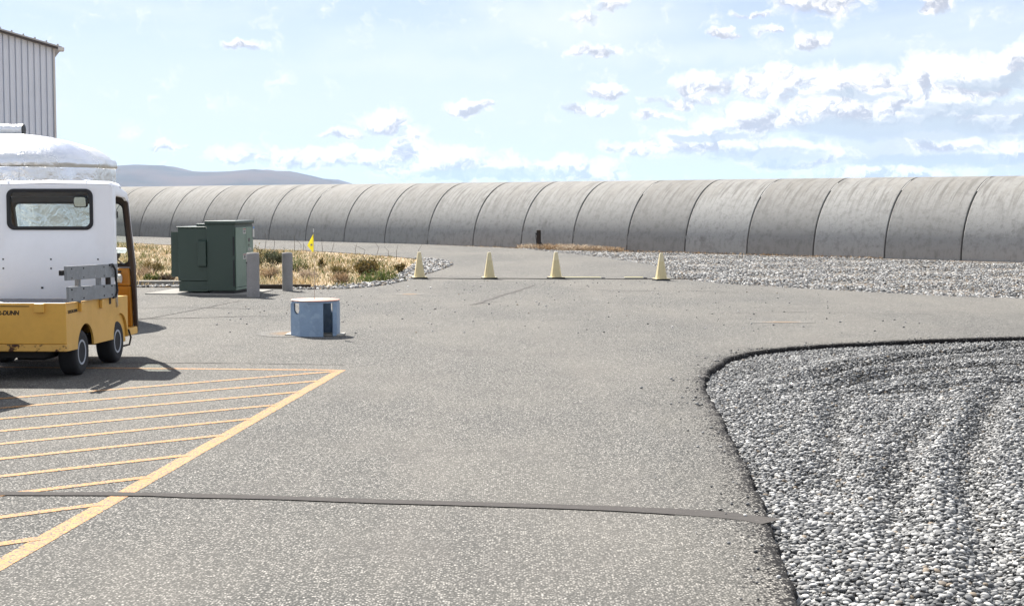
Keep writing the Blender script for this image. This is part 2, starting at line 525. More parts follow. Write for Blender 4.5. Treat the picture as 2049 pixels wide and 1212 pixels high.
mat_olive = blade_mat('olive_leaf', [(0, (0.06, 0.055, 0.022)), (0.5, (0.115, 0.105, 0.04)), (1, (0.24, 0.19, 0.08))], 2.0)
mat_green = blade_mat('green_leaf', [(0, (0.045, 0.075, 0.018)), (0.5, (0.085, 0.125, 0.03)), (1, (0.15, 0.18, 0.06))], 2.0)
mat_dead = blade_mat('dead_twig', [(0, (0.05, 0.042, 0.038)), (0.5, (0.095, 0.082, 0.07)), (1, (0.17, 0.15, 0.13))], 2.0)

# ------------------------------------------------------------------ ground sheets and asphalt
def sheet(name, poly, z, mat, parent=None, kind='structure', skirt=0.0):
    pts = [Vector((q[0], q[1], z)) for q in poly]
    mb = MB()
    tris = tessellate_polygon([pts])
    mb.add(pts, [tuple(f) for f in tris])
    if skirt:
        n = len(pts)
        low = [p - Vector((0, 0, skirt)) for p in pts]
        mb.add(pts + low, [(i, (i + 1) % n, n + (i + 1) % n, n + i) for i in range(n)])
    me = bpy.data.meshes.new(name)
    me.from_pydata(mb.V, [], mb.F)
    bm = bmesh.new(); bm.from_mesh(me)
    for f in bm.faces:
        f.normal_update()
        if abs(f.normal.z) > 0.5 and f.normal.z < 0: f.normal_flip()
    bm.to_mesh(me); bm.free()
    me.materials.append(mat)
    o = link(bpy.data.objects.new(name, me), parent)
    if kind: o['kind'] = kind
    return o

ground = sheet('ground', [(24000 * math.cos(a), 24000 * math.sin(a)) for a in np.linspace(0, 2 * PI, 48, endpoint=False)], -0.36, mat_soil)

PEB = [(1.0, -15), (1.03, -5), (1.08, 2), (1.15, 5), (1.23, 6.42), (1.31, 7.26), (1.39, 8.12), (1.47, 8.98), (1.58, 10.54), (1.68, 12.01), (1.755, 13.4),
       (1.83, 14.33), (1.99, 15.25), (2.28, 16.36), (2.64, 17.25), (3.23, 17.98), (4.2, 18.58), (5.26, 19.06), (6.68, 19.49), (10, 20.1), (20, 20.6), (45, 20.8)]
peb_c = curve(PEB, 0.22)
jag = []
for i, p in enumerate(peb_c):
    k = 0.035 * (mnoise.noise(p * 1.1) + 0.5 * mnoise.noise(p * 3.7))
    jag.append(p + Vector((k, -k * 0.6, 0)))
FAR = [(45, 24.2), (20, 24.8), (12, 25.9), (9.36, 27.35), (8.21, 28.08), (6.69, 29.68), (5.02, 31.65), (4.17, 33.26), (3.79, 34.6),
       (3.8, 36.9), (3.9, 40.0), (3.85, 42.6), (3.37, 45.2), (2.66, 48.71), (1.34, 53.15), (0.18, 57.2), (-3.69, 62.6), (-7.56, 66.5), (-12.29, 70.9), (-21.8, 79.4), (-60, 114.2), (-108, 158)]
ISL_UP = [(-114, 152), (-60, 107), (-30, 78.5), (-16.0, 64.2), (-9.7, 56.6), (-7.1, 54.1), (-5.5, 51.6), (-3.5, 47.9), (-2.05, 44.9), (-1.68, 42.4), (-1.66, 41.3)]
ISL_LO = [(-1.8, 39.8), (-2.1, 36.2), (-2.42, 33.3), (-2.8, 31.4), (-3.3, 30.45), (-4.1, 30.15), (-5.3, 30.5), (-7.0, 30.75), (-12, 30.9), (-60, 31.2)]
far_c = curve(FAR, 0.8)
up_c = curve(ISL_UP, 0.6)
lo_c = curve(ISL_LO, 0.5)
def rough_edge(c, amp):
    out = []
    for p in c:
        k = amp * (mnoise.noise(p * 0.9) + 0.7 * mnoise.noise(p * 2.7))
        out.append(p + Vector((k, k, 0)))
    return out
far_c = rough_edge(far_c, 0.10); up_c = rough_edge(up_c, 0.06); lo_c = rough_edge(lo_c, 0.05)
outline = [(-60, -15)] + [(p.x, p.y) for p in jag + far_c + up_c + lo_c]
asphalt = sheet('asphalt', outline, 0.0, mat_asphalt, skirt=0.36)

# worn, dark ragged shoulder where the asphalt breaks off to the pebbles
V = []; UV = []
offs = [(-0.50, 0.003, 0.0), (-0.34, 0.0035, 0.08), (-0.20, 0.004, 0.24), (-0.10, 0.004, 0.44), (-0.03, 0.004, 0.72), (0.012, 0.001, 0.95), (0.03, -0.045, 1.1), (0.05, -0.33, 1.3)]
fine = curve([(p.x, p.y, 0) for p in jag], 0.045)
fine = [p for p in fine if 2 < p.y < 21 and p.x < 16]
for i, p in enumerate(fine):
    d = (fine[min(i + 1, len(fine) - 1)] - fine[max(i - 1, 0)]).normalized()
    nr = Vector((d.y, -d.x, 0))
    for (o, z, v) in offs:
        j = 0.026 * mnoise.noise(p * 8 + Vector((0, 0, 1))) + 0.022 * mnoise.noise(p * 23)
        k = 0.002 * mnoise.noise(p * 25 + Vector((o * 30, 0, 3))) if 0.2 < v < 1.1 else 0
        q = p + nr * (o + (j if v > 0.3 else 0)) + Vector((0, 0, z + max(k, -0.003)))
        V.append(q); UV.append((i * 0.05, v))
n = len(offs)
F = [(i * n + k, (i + 1) * n + k, (i + 1) * n + k + 1, i * n + k + 1) for i in range(len(fine) - 1) for k in range(n - 1)]
edge = fast_mesh('worn_edge', np.array([tuple(v) for v in V]), np.array(F), mat_edge, asphalt, True, np.array(UV))

# strips lying on the asphalt: painted lines, sealed crack, open cracks
def strip(name, pts, widths, z, mat, parent=asphalt, step=0.25, jit=0.0):
    c = curve(pts, step)
    L = len(c)
    vs = []
    for i, p in enumerate(c):
        d = (c[min(i + 1, L - 1)] - c[max(i - 1, 0)]).normalized()
        nr = Vector((-d.y, d.x, 0))
        w = np.interp(i / max(L - 1, 1), np.linspace(0, 1, len(widths)), widths) / 2
        j1 = jit * mnoise.noise(p * 5.0); j2 = jit * mnoise.noise(p * 5.0 + Vector((7, 3, 1)))
        vs += [p + nr * (w + j1) + Vector((0, 0, z)), p - nr * (w + j2) + Vector((0, 0, z))]
    return fast_mesh(name, np.array([tuple(v) for v in vs]), np.array([(2 * i, 2 * i + 1, 2 * i + 3, 2 * i + 2) for i in range(L - 1)]), mat, parent, False)

TH0, TH1 = Vector((-2.53, 6.6)), Vector((-1.79, 15.62))
strip('painted_line', [TH0, TH1], [0.115, 0.105], 0.0020, mat_line, jit=0.006)
strip('painted_line', [(-6.6, 15.98), (-1.84, 15.60)], [0.09, 0.09], 0.0028, mat_line, jit=0.005)
hd = Vector((-math.cos(math.radians(38.4)), -math.sin(math.radians(38.4))))
for k in range(11):
    y = 6.89 + 0.862 * k - 0.03 * (k % 3 == 1)
    x = TH0.x + (TH1.x - TH0.x) * (y - TH0.y) / (TH1.y - TH0.y) - 0.035
    a = Vector((x, y))
    Ln = 5.2
    strip('painted_line', [a, a + hd * Ln], [0.085, 0.075], 0.0036, mat_line, jit=0.005)
strip('sealed_crack', [(-6.0, 9.15), (-4.4, 9.0), (-3.09, 8.93), (-2.17, 8.9), (-0.77, 8.69), (0.22, 8.55), (0.85, 8.42), (1.15, 8.32), (1.32, 8.22), (1.42, 8.12)], [0.075, 0.08, 0.10, 0.105, 0.11, 0.13, 0.19], 0.0062, mat_seal, jit=0.03)
strip('crack', [(-5.7, 21.9), (-5.45, 22.9), (-5.2, 24.3), (-4.85, 26.6)], [0.03, 0.045, 0.03], 0.004, mat_crack, jit=0.03)
strip('crack', [(-7.5, 22.5), (-5.25, 22.6), (-4.2, 22.95), (-3.25, 23.1)], [0.06, 0.05, 0.03], 0.005, mat_crack, jit=0.04)
strip('crack', [(-0.66, 25.7), (-0.42, 26.9), (-0.2, 28.3), (0.1, 29.6), (0.48, 31.84)], [0.07, 0.09, 0.07, 0.045], 0.004, mat_crack, jit=0.05)
strip('crack', [(-0.72, 25.6), (-0.5, 26.1), (-0.25, 26.4)], [0.05, 0.03], 0.005, mat_crack, jit=0.03)
strip('crack', [(-6.0, 16.42), (-4.2, 16.31), (-3.0, 16.27), (-1.81, 16.1)], [0.02, 0.028, 0.02], 0.004, mat_crack, jit=0.012)

strip('crack', [(1.2, 30.5), (2.4, 29.6), (3.2, 29.9), (4.4, 29.2)], [0.02, 0.04, 0.02], 0.004, mat_crack, jit=0.04)
strip('crack', [(-6.5, 24.6), (-5.6, 25.0), (-4.4, 24.7), (-3.6, 25.2)], [0.02, 0.035, 0.02], 0.0045, mat_crack, jit=0.04)
strip('crack', [(3.0, 23.5), (4.6, 23.9), (6.6, 23.4)], [0.015, 0.03, 0.015], 0.004, mat_crack, jit=0.04)
# stains: faint rust by the blue stand, a long tan scuff on the right
mat_rust_stain, t, b = new_mat('rust_stain')
p, acol, ah = asphalt_nodes(t)
vv = t.sep(t.uv())[1]
wn = t.m('ADD', vv, t.m('MULTIPLY', t.m('SUBTRACT', t.noise(p, 12, 5, 0.7), 0.5), 0.9))
t.put(b.inputs['Base Color'], t.mix(t.rng(wn, 0.25, 0.8, 0, 0.75), acol, (0.17, 0.105, 0.05)))
b.inputs['Roughness'].default_value = 0.95
def stain(cx, cy, rx, ry, z=0.004):
    N = 36; vs = [(cx, cy, z)]; uv = [(0, 1.0)]
    for k in range(N):
        a = 2 * PI * k / N
        vs.append((cx + rx * math.cos(a), cy + ry * math.sin(a), z)); uv.append((0, 0.0))
    fast_mesh('stain', np.array(vs), np.array([(0, 1 + k, 1 + (k + 1) % N) for k in range(N)]), mat_rust_stain, asphalt, False, np.array(uv))
stain(-2.98, 20.0, 0.42, 0.55)
stain(3.95, 21.9, 0.5, 0.18)
stain(-1.95, 28.6, 0.3, 0.35)

# ------------------------------------------------------------------ stones
def ico(sub):
    bm = bmesh.new()
    bmesh.ops.create_icosphere(bm, subdivisions=sub, radius=1.0)
    v = np.array([tuple(x.co) for x in bm.verts]); f = np.array([[x.index for x in fc.verts] for fc in bm.faces])
    bm.free()
    return v, f
ICO1, ICO2 = ico(1), ico(2)
OCT8 = (np.array([(1, 0, 0), (-1, 0, 0), (0, 1, 0), (0, -1, 0), (0, 0, 1), (0, 0, -1)], float),
        np.array([(0, 2, 4), (2, 1, 4), (1, 3, 4), (3, 0, 4), (2, 0, 5), (1, 2, 5), (3, 1, 5), (0, 3, 5)]))

def stone_params(n, smin, smax, tilt):
    a = rng.uniform(0, 1, n) ** 1.6 * (smax - smin) + smin
    S = np.stack([a, a * rng.uniform(0.62, 0.95, n), a * rng.uniform(0.34, 0.60, n)], 1)
    yaw = rng.uniform(0, 2 * PI, n); rx = rng.normal(0, tilt, n); ry = rng.normal(0, tilt, n)
    return S, yaw, rx, ry

def rotm(yaw, rx, ry):
    n = len(yaw)
    c, s = np.cos, np.sin
    R = np.zeros((n, 3, 3))
    R[:, 0, 0] = c(yaw) * c(ry) - s(yaw) * s(rx) * s(ry); R[:, 0, 1] = -s(yaw) * c(rx); R[:, 0, 2] = c(yaw) * s(ry) + s(yaw) * s(rx) * c(ry)
    R[:, 1, 0] = s(yaw) * c(ry) + c(yaw) * s(rx) * s(ry); R[:, 1, 1] = c(yaw) * c(rx); R[:, 1, 2] = s(yaw) * s(ry) - c(yaw) * s(rx) * c(ry)
    R[:, 2, 0] = -c(rx) * s(ry); R[:, 2, 1] = s(rx); R[:, 2, 2] = c(rx) * c(ry)
    return R

def stones(name, pos, params, base, mat, parent):
    S, yaw, rx, ry = params
    bv, bf = base
    n = len(pos)
    R = rotm(yaw, rx, ry)
    lump = 1 + 0.10 * rng.normal(size=(n, len(bv)))[:, :, None] if len(bv) < 20 else 1 + 0.05 * np.sin(bv[None] @ rng.normal(0, 2.2, (n, 3, 1)) + rng.uniform(0, 6, (n, 1, 1)))
    v = bv[None] * S[:, None, :] * lump
    v = np.einsum('nij,nvj->nvi', R, v) + pos[:, None, :]
    f = bf[None] + (np.arange(n) * len(bv))[:, None, None]
    o = fast_mesh(name, v.reshape(-1, 3), f.reshape(-1, 3), mat, parent, True)
    o['kind'] = 'stuff'
    return o

pebble_bed = sheet('pebble_bed', [(0.6, -15), (45, -15), (45, 22.5), (0.6, 22.5)], -0.32, mat_gbed)
peb_poly = [(p.x, p.y) for p in jag] + [(45, -15)]
def bed_height(x, y):
    h = np.zeros(len(x))
    for (fx, fy, ph, am) in ((1.3, 0.5, 0.3, .012), (-0.8, 1.1, 1.1, .012), (2.6, -0.9, 2.0, .008), (0.4, 2.1, 4.0, .010), (3.3, 1.7, 0.7, .005), (-2.2, 3.4, 2.6, .005)):
        h += am * np.sin(fx * x + fy * y + ph)
    for pts, w, am in (([(4.9, 14.6), (4.2, 13.1), (3.39, 10.87), (2.94, 9.53), (2.53, 7.9), (2.31, 7.0), (2.15, 6.0)], 0.11, -0.075),
                       ([(3.9, 13.2), (3.1, 11.4), (2.6, 9.9), (2.15, 8.2), (1.9, 7.0)], 0.10, -0.055),
                       ([(2.6, 14.5), (3.0, 15.0), (3.65, 15.9), (4.69, 17.2), (6.3, 18.4), (8.0, 19.2)], 0.15, -0.08),
                       ([(2.5, 13.7), (2.9, 14.1), (3.4, 14.8), (4.55, 15.6), (5.4, 15.9), (7.0, 16.3)], 0.14, -0.075),
                       ([(5.2, 13.6), (4.4, 11.9), (3.9, 10.4), (3.5, 8.8)], 0.10, -0.06),
                       ([(3.2, 14.2), (2.75, 12.6), (2.3, 10.6), (1.95, 9.2)], 0.10, -0.05),
                       ([(3.0, 13.6), (3.9, 14.2), (5.4, 14.7), (6.5, 14.9)], 0.13, -0.06)):
        c = curve(pts, 0.3)
        d = poly_dist([(p.x, p.y) for p in c], x, y)
        e = np.minimum(np.hypot(x - pts[0][0], y - pts[0][1]), np.hypot(x - pts[-1][0], y - pts[-1][1]))
        k = am * np.clip(e / 1.2, 0.05, 1)
        h += k * np.exp(-(d / w) ** 2) - k * 0.5 * np.exp(-((d - 2 * w) / w) ** 2)
    return h
def field(poly, x0, x1, y0, y1, s, right):
    gx, gy = np.meshgrid(np.arange(x0, x1, s), np.arange(y0, y1, s * 0.87))
    x = gx.ravel() + rng.uniform(-.45, .45, gx.size) * s + (np.arange(gx.shape[0]) % 2 * s / 2).repeat(gx.shape[1])
    y = gy.ravel() + rng.uniform(-.45, .45, gx.size) * s
    k = inside(poly, x, y) & (x < right(y))
    return x[k], y[k]
x, y = field(peb_poly, 1.0, 9.2, 5.6, 20.4, 0.0265, lambda y: 0.342 * y + 0.55)
x2, y2 = field(peb_poly, 1.0, 9.2, 5.6, 20.4, 0.040, lambda y: 0.342 * y + 0.55)
jl = [(p.x, p.y) for p in jag]
dd = poly_dist(jl, x2, y2); k = dd > 0.04; x2, y2 = x2[k], y2[k]
x = np.concatenate([x, x2]); y = np.concatenate([y, y2])
up = np.concatenate([np.zeros(len(x) - len(x2)), np.full(len(x2), 0.013)])
de = poly_dist(jl, x, y)
z = -0.058 + up + bed_height(x, y) * np.clip(de / 0.5, 0.15, 1) + rng.normal(0, 0.003, len(x)) + 0.02 * np.clip(de / 1.2, 0, 1)
pos = np.stack([x, y, z], 1)
prm = stone_params(len(x), 0.0105, 0.0245, 0.24)
# the 300 that show largest become stones of their own
infr = (np.abs(x / y) < 0.338) & (y > 6.46) & (up > 0)
size = np.where(infr, prm[0][:, 0] * np.sqrt(prm[0][:, 1] / prm[0][:, 0]) / y, 0)
idx = np.argsort(-size)[:300]
single = np.zeros(len(x), bool); single[idx] = True
bv, bf = ICO2
pm = []
for q in range(8):
    w = rng.normal(0, 2.0, 3)
    me = bpy.data.meshes.new('pebble')
    vv = bv * (1 + 0.06 * np.sin(bv @ w + q))[:, None]
    me.from_pydata([tuple(a) for a in vv], [], [tuple(int(i) for i in f) for f in bf])
    for pl in me.polygons: pl.use_smooth = True
    me.materials.append(mat_pebble)
    pm.append(me)
Rm = rotm(prm[1][idx], prm[2][idx], prm[3][idx])
for q, i in enumerate(idx):
    o = bpy.data.objects.new('pebble', pm[q % 8])
    link(o, pebble_bed)
    o.matrix_local = Matrix.Translation(Vector(pos[i])) @ Matrix(Rm[q].tolist()).to_4x4() @ Matrix.Diagonal((*prm[0][i], 1.0))
near = (y < 9.2) & ~single
farp = (y >= 9.2) & (y < 15.5) & ~single
farq = (y >= 15.5)
print('pebbles', near.sum(), farp.sum(), farq.sum())
sub = lambda k: tuple(a[k] for a in prm)
stones('pebbles', pos[near], sub(near), ICO2, mat_pebble, pebble_bed)
stones('pebbles', pos[farp], sub(farp), ICO1, mat_pebble, pebble_bed)
stones('pebbles', pos[farq], sub(farq), OCT8, mat_pebble, pebble_bed)

k = rng.integers(0, len(fine) - 1, 260)
q = np.array([(fine[i].x, fine[i].y) for i in k]); off = rng.exponential(0.16, 260) + 0.04
q[:, 0] -= off * 0.9; q[:, 1] += off * 0.35 * (q[:, 1] > 15)
stones('stray_pebbles', np.stack([q[:, 0], q[:, 1], q[:, 0] * 0 + 0.010], 1), stone_params(260, 0.007, 0.020, 0.2), ICO1, mat_pebble, asphalt)

# far gravel beyond the crossing road
TUBE_A, TUBE_S = 59.7, -0.915
far_poly = [(p.x, p.y) for p in far_c if p.x > -1] + [(0.5, TUBE_A - 1.3), (35, TUBE_A - 1.3 + 35 * TUBE_S), (45, 24.2)]
sand_strip = sheet('sand_strip', [(-110, TUBE_A + 110 * 0.915 - 3.0), (45, TUBE_A - 45 * 0.915 - 3.0), (45, TUBE_A - 45 * 0.915 + 9), (-110, TUBE_A + 110 * 0.915 + 9)], -0.065, mat_soil)
gravel_bed = sheet('gravel_bed', far_poly, -0.045, mat_gfar)
x, y = field(far_poly, 0, 21, 25, 58, 0.072, lambda y: 0.342 * y + 1.0)
td = (TUBE_A + TUBE_S * x - y) * 0.737
keep = rng.uniform(0, 1, len(x)) < np.clip((td - 0.9) / 2.2, 0, 0.93)
x, y = x[keep], y[keep]
z = -0.035 + 0.012 * np.sin(x * 2.1 + y) + 0.012 * np.sin(y * 1.7 - x) + rng.normal(0, .006, len(x))
print('far stones', len(x))
stones('gravel_stones', np.stack([x, y, z], 1), stone_params(len(x), 0.024, 0.052, 0.35), OCT8, mat_fstone, gravel_bed)

# ------------------------------------------------------------------ grass island
isl_poly = [(p.x, p.y) for p in up_c if p.x > -40] + [(p.x, p.y) for p in lo_c if p.x > -40]
mat_verge = paint('straw_littered_soil', (0.30, 0.225, 0.14), 0.95, dirt=0.7, scale=3, bump=0.4)
island = sheet('grass_verge', isl_poly, -0.02, mat_verge)
lo_l = [(p.x, p.y) for p in lo_c]; up_l = [(p.x, p.y) for p in up_c]
x, y = field(isl_poly, -4.6, -1.5, 29.8, 46, 0.075, lambda y: y * 0 + 9)
dl = poly_dist(lo_l, x, y); du = poly_dist(up_l, x, y)
k = ((dl < 0.55 + 0.2 * np.sin(x * 3)) | (x > -2.75) & (y > 34) | (du < 0.5)) & (rng.uniform(0, 1, len(x)) < 0.85)
x, y, dl = x[k], y[k], dl[k]
stones('gravel_stones', np.stack([x, y, 0.0 + 0.03 * np.clip(dl, 0, 1) + rng.normal(0, .008, len(x))], 1), stone_params(len(x), 0.028, 0.06, 0.4), ICO1, mat_fstone, island)
xw, yw = field([(-8.6, 30.95), (-6.9, 30.95), (-6.9, 31.6), (-8.6, 31.6)], -8.6, -6.8, 30.7, 31.8, 0.08, lambda y: y * 0 + 9)
stones('gravel_stones', np.stack([xw, yw, xw * 0 + 0.01], 1), stone_params(len(xw), 0.03, 0.06, 0.4), ICO1, mat_fstone, island)

def blades(name, x, y, z, h, lean, w, mat, parent=None):
    n = len(x)
    yaw = rng.uniform(0, 2 * PI, n); la = rng.uniform(0, 2 * PI, n); ln = lean * rng.uniform(0.2, 1.2, n) * h
    sx, sy = np.cos(yaw) * w / 2, np.sin(yaw) * w / 2
    lx, ly = np.cos(la) * ln, np.sin(la) * ln
    v = np.zeros((n, 5, 3))
    v[:, 0] = np.stack([x - sx, y - sy, z], 1); v[:, 1] = np.stack([x + sx, y + sy, z], 1)
    v[:, 2] = np.stack([x - sx * .7 + lx * .35, y - sy * .7 + ly * .35, z + h * .6], 1); v[:, 3] = np.stack([x + sx * .7 + lx * .35, y + sy * .7 + ly * .35, z + h * .6], 1)
    v[:, 4] = np.stack([x + lx, y + ly, z + h], 1)
    f = np.array([(0, 1, 3), (0, 3, 2), (2, 3, 4)])[None] + (np.arange(n) * 5)[:, None, None]
    return fast_mesh(name, v.reshape(-1, 3), f.reshape(-1, 3), mat, parent, False)

n = 90000
x = rng.uniform(-24, -1.6, n); y = 30 + 40 * rng.uniform(0, 1, n) ** 1.5
k = inside(isl_poly, x, y); x, y = x[k], y[k]
dl = poly_dist(lo_l, x, y); du = poly_dist(up_l, x, y)
nz = np.array([mnoise.noise(Vector((a * 0.9, b * 0.45, 2))) + 0.7 * mnoise.noise(Vector((a * 2.6, b * 1.6, 5))) for a, b in zip(x, y)])
k = (dl > 0.40 + 0.3 * rng.uniform(0, 1, len(x)) * (x > -4.4)) & (du > 0.25) & ~((x > -2.9 + 0.3 * nz) & (y > 34)) & (nz > -0.30 + 0.3 * rng.normal(size=len(x)))
x, y, nz, du = x[k], y[k], nz[k], du[k]
h = (0.05 + 0.12 * np.clip(nz + 0.45, 0, 1.4)) * rng.uniform(0.4, 1.5, len(x)) * np.clip(0.4 + du / 3.5, 0, 1)
g = blades('dry_grass', x, y, x * 0 - 0.02, h, 0.95, 0.024, mat_straw)
tag(g, 'dry straw coloured grass and weeds covering the verge behind the green cabinet', 'grass', None, 'stuff')

def bush(name, label, cat, loc, w, h, nleaf, lw, lh, mat, stemmat, seed, ns=14, group=None):
    r = np.random.default_rng(seed)
    root = thing(name, label, cat, loc, 0, group)
    mb = MB(); tips = []
    for i in range(ns):
        a = r.uniform(0, 2 * PI); s = r.uniform(0.2, 1) ** 0.7
        tip = Vector((math.cos(a) * s * w / 2, math.sin(a) * s * w / 2, h * (1.05 - 0.55 * s * s) * r.uniform(0.75, 1.05)))
        mid = tip * 0.5 + Vector((0, 0, h * 0.08))
        mb.tube([(0.05 * math.cos(a), 0.05 * math.sin(a), -0.02), mid, tip], [0.010, 0.007, 0.003], 5)
        tips.append((mid, tip))
    mb.build('stem', stemmat, root)
    c = []
    for i in range(nleaf):
        m_, t_ = tips[r.integers(ns)]
        u = r.uniform(0, 1)
        q = m_.lerp(t_, u) + Vector(tuple(r.normal(0, w * 0.07, 3)))
        if q.z < 0.01: q.z = 0.01
        c.append(q)
    V = []; F = []
    for q in c:
        d = Vector(tuple(r.normal(0, 1, 3))); d.z = abs(d.z) + 0.3; d.normalize()
        s = d.orthogonal().normalized() * lw / 2
        b0 = len(V)
        V += [tuple(q - s), tuple(q + s), tuple(q + d * lh + s * 0.3), tuple(q + d * lh - s * 0.3)]
        F.append((b0, b0 + 1, b0 + 2, b0 + 3))
    fast_mesh('foliage', np.array(V), np.array(F), mat, root, False)
    return root
bush('sagebrush', 'grey green sagebrush between the two concrete posts, beyond the verge grass', 'shrub', (-6.55, 41.0, -0.02), 0.85, 0.42, 900, 0.025, 0.07, mat_sage, mat_dead, 1)
bush('weed', 'dark olive brown bushy weed near the right end of the verge', 'weed', (-3.35, 35.4, -0.02), 0.75, 0.42, 520, 0.03, 0.085, mat_olive, mat_dead, 2, 20)
bush('weed', 'bright green low weed by the concrete kerb, left of the grey dead brush', 'weed', (-7.75, 32.2, -0.02), 0.55, 0.17, 420, 0.03, 0.06, mat_green, mat_green, 3)
bush('dead_brush', 'grey dead tumbleweed against the kerb left of the green cabinet', 'dead brush', (-7.38, 32.1, -0.02), 0.42, 0.22, 500, 0.012, 0.07, mat_dead, mat_dead, 4, 30)
bush('weed', 'thin branching weed standing right behind the tall green cabinet', 'weed', (-7.0, 41.5, -0.02), 0.5, 0.62, 110, 0.03, 0.06, mat_olive, mat_olive, 5, 9)
bush('weed', 'small leafy green weed under the yellow pennant flag', 'weed', (-4.9, 38.5, -0.02), 0.22, 0.36, 120, 0.03, 0.06, mat_olive, mat_olive, 6, 7)
bush('weed', 'green low weed on the verge in front of the dark olive weed', 'weed', (-2.95, 33.6, -0.02), 0.95, 0.13, 420, 0.03, 0.06, mat_green, mat_green, 7)
bush('weed', 'small olive weed on the verge beside the leftmost yellow cone', 'weed', (-2.75, 37.0, -0.02), 0.35, 0.26, 200, 0.03, 0.07, mat_olive, mat_olive, 8, 9)
bush('weed', 'yellow green upright weed in the verge left of the cabinet', 'weed', (-7.75, 36.0, -0.02), 0.3, 0.45, 160, 0.03, 0.07, mat_green, mat_olive, 9, 8)
for i, (bx_, by_, bw_, bh_, bm_, bl_) in enumerate((
        (-8.35, 34.0, .6, .22, mat_straw_only, 'pale straw tuft on the verge between the cart and the green cabinet'),
        (-8.95, 37.2, .6, .26, mat_olive, 'olive weed tuft on the verge behind the pale straw tuft, left of the green cabinet'),
        (-5.62, 34.6, .55, .24, mat_straw_only, 'pale straw tuft seen between the two concrete posts'),
        (-4.62, 33.9, .5, .22, mat_straw_only, 'pale straw tuft just right of the concrete post that stands alone'),
        (-4.20, 36.3, .6, .22, mat_olive, 'low olive tuft midway between the lone concrete post and the dark olive weed'),
        (-3.72, 32.4, .5, .18, mat_straw_only, 'pale straw tuft at the front of the verge, just above its gravel border'),
        (-3.75, 38.8, .8, .24, mat_sage, 'grey green tuft on the verge behind the dark olive weed'),
        (-5.55, 38.4, .8, .30, mat_green, 'green weed tuft behind the straw tuft between the two concrete posts'))):
    bush('grass_tuft', bl_, 'grass tuft', (bx_, by_, -0.02), bw_, bh_, 260, 0.014, 0.12, bm_, mat_dead, 30 + i, 16)
mb = MB()
for i in range(16):
    px = rng.uniform(-11, -2.3); u = rng.uniform(0.0, 1)
    py = float(np.interp(px, [-11, -9.7, -5.5, -2.05], [58, 56.4, 51.3, 44.7])) - 0.5 - u
    q = Vector((px, py, -0.02)); hh = rng.uniform(0.35, 0.65)
    mb.tube([q, q + Vector((rng.normal(0, .05), 0, hh * .6)), q + Vector((rng.normal(0, .12), 0, hh))], [0.010, 0.008, 0.004], 4)
tag(mb.build('weed_stalks', mat_dead), 'thin dry weed stalks along the far edge of the verge', 'stalks', None, 'stuff')

# dry tumbleweed litter against the concrete tube
n = 2600
u = rng.uniform(0, 1, n)
x = 0.2 + 3.9 * u ** 0.9; base = TUBE_A + TUBE_S * x
y = base - 0.1 - 2.2 * rng.uniform(0, 1, n) ** 1.2 * (0.55 + 0.45 * np.sin(u * PI))
k = ~inside(outline, x, y); x, y, base = x[k], y[k], base[k]
h = rng.uniform(0.04, 0.17, len(x)) * np.clip(1.3 - np.abs(x - 2.0) / 2.3, 0.3, 1)
g = blades('straw_litter', x, y, x * 0 - 0.05 + rng.uniform(0, 0.12, len(x)), h, 3.2, 0.028, mat_straw_only)
tag(g, 'heap of tan dry straw at the foot of the concrete tube right of the dark post', 'straw', None, 'stuff')
n = 1500
x = rng.uniform(-8, 12, n); y = TUBE_A + TUBE_S * x - rng.uniform(0.05, 0.5, n)
k = ~inside(outline, x, y); x, y = x[k], y[k]
g = blades('straw_litter', x, y, x * 0 - 0.06, rng.uniform(0.03, 0.09, len(x)), 1.5, 0.03, mat_straw_only)
tag(g, 'thin line of dry straw along the foot of the concrete tube', 'straw', None, 'stuff')

# ------------------------------------------------------------------ hills
mat_hill, t, b = new_mat('sagebrush_hills')
p = t.pos()
c = t.mix(t.rng(t.noise(p, 0.0009, 6, 0.6), 0.35, 0.68), (0.06, 0.04, 0.032), (0.012, 0.018, 0.020))
t.put(b.inputs['Base Color'], c)
b.inputs['Roughness'].default_value = 1.0
def hills(name, prof, Y, depth):
    nx, ny_ = 160, 26
    V = []
    az0, az1 = prof[0][0], prof[-1][0]
    for j in range(ny_):
        s = j / (ny_ - 1)
        yy = Y - depth * 0.55 + depth * 1.3 * s
        for i in range(nx):
            a = az0 + (az1 - az0) * i / (nx - 1)
            xx = a * Y * (0.92 + 0.12 * s)
            h = np.interp(a, [q[0] for q in prof], [q[1] for q in prof]) * Y
            k = math.sin(PI * min(max(s, 0), 1)) ** 0.8
            rg = mnoise.fractal(Vector((xx / 1500, yy / 1500, Y / 900)), 1.0, 2.0, 5)
            z = h * k * (1 + 0.40 * rg * (1 - k * 0.8)) - 0.02
            V.append((xx, yy, max(z, -0.05)))
    F = [(j * nx + i, j * nx + i + 1, (j + 1) * nx + i + 1, (j + 1) * nx + i) for j in range(ny_ - 1) for i in range(nx - 1)]
    o = fast_mesh(name, np.array(V), np.array(F), mat_hill, None, True)
    o['kind'] = 'structure'
hills('hills', [(-0.60, .012), (-0.42, .020), (-0.34, .026), (-0.30, .0235), (-0.268, .0242), (-0.256, .0247), (-0.24, .0242), (-0.228, .0212), (-0.21, .0198), (-0.19, .0204), (-0.178, .0216), (-0.170, .0222), (-0.166, .0213), (-0.155, .021), (-0.14, .018), (-0.125, .0145), (-0.11, .010), (-0.09, .004), (-0.06, 0)], 13000, 5000)
hills('hills', [(-0.17, .0), (-0.155, .008), (-0.14, .0145), (-0.13, .0155), (-0.12, .0148), (-0.113, .0128), (-0.09, .006), (-0.05, .0)], 17000, 3000)

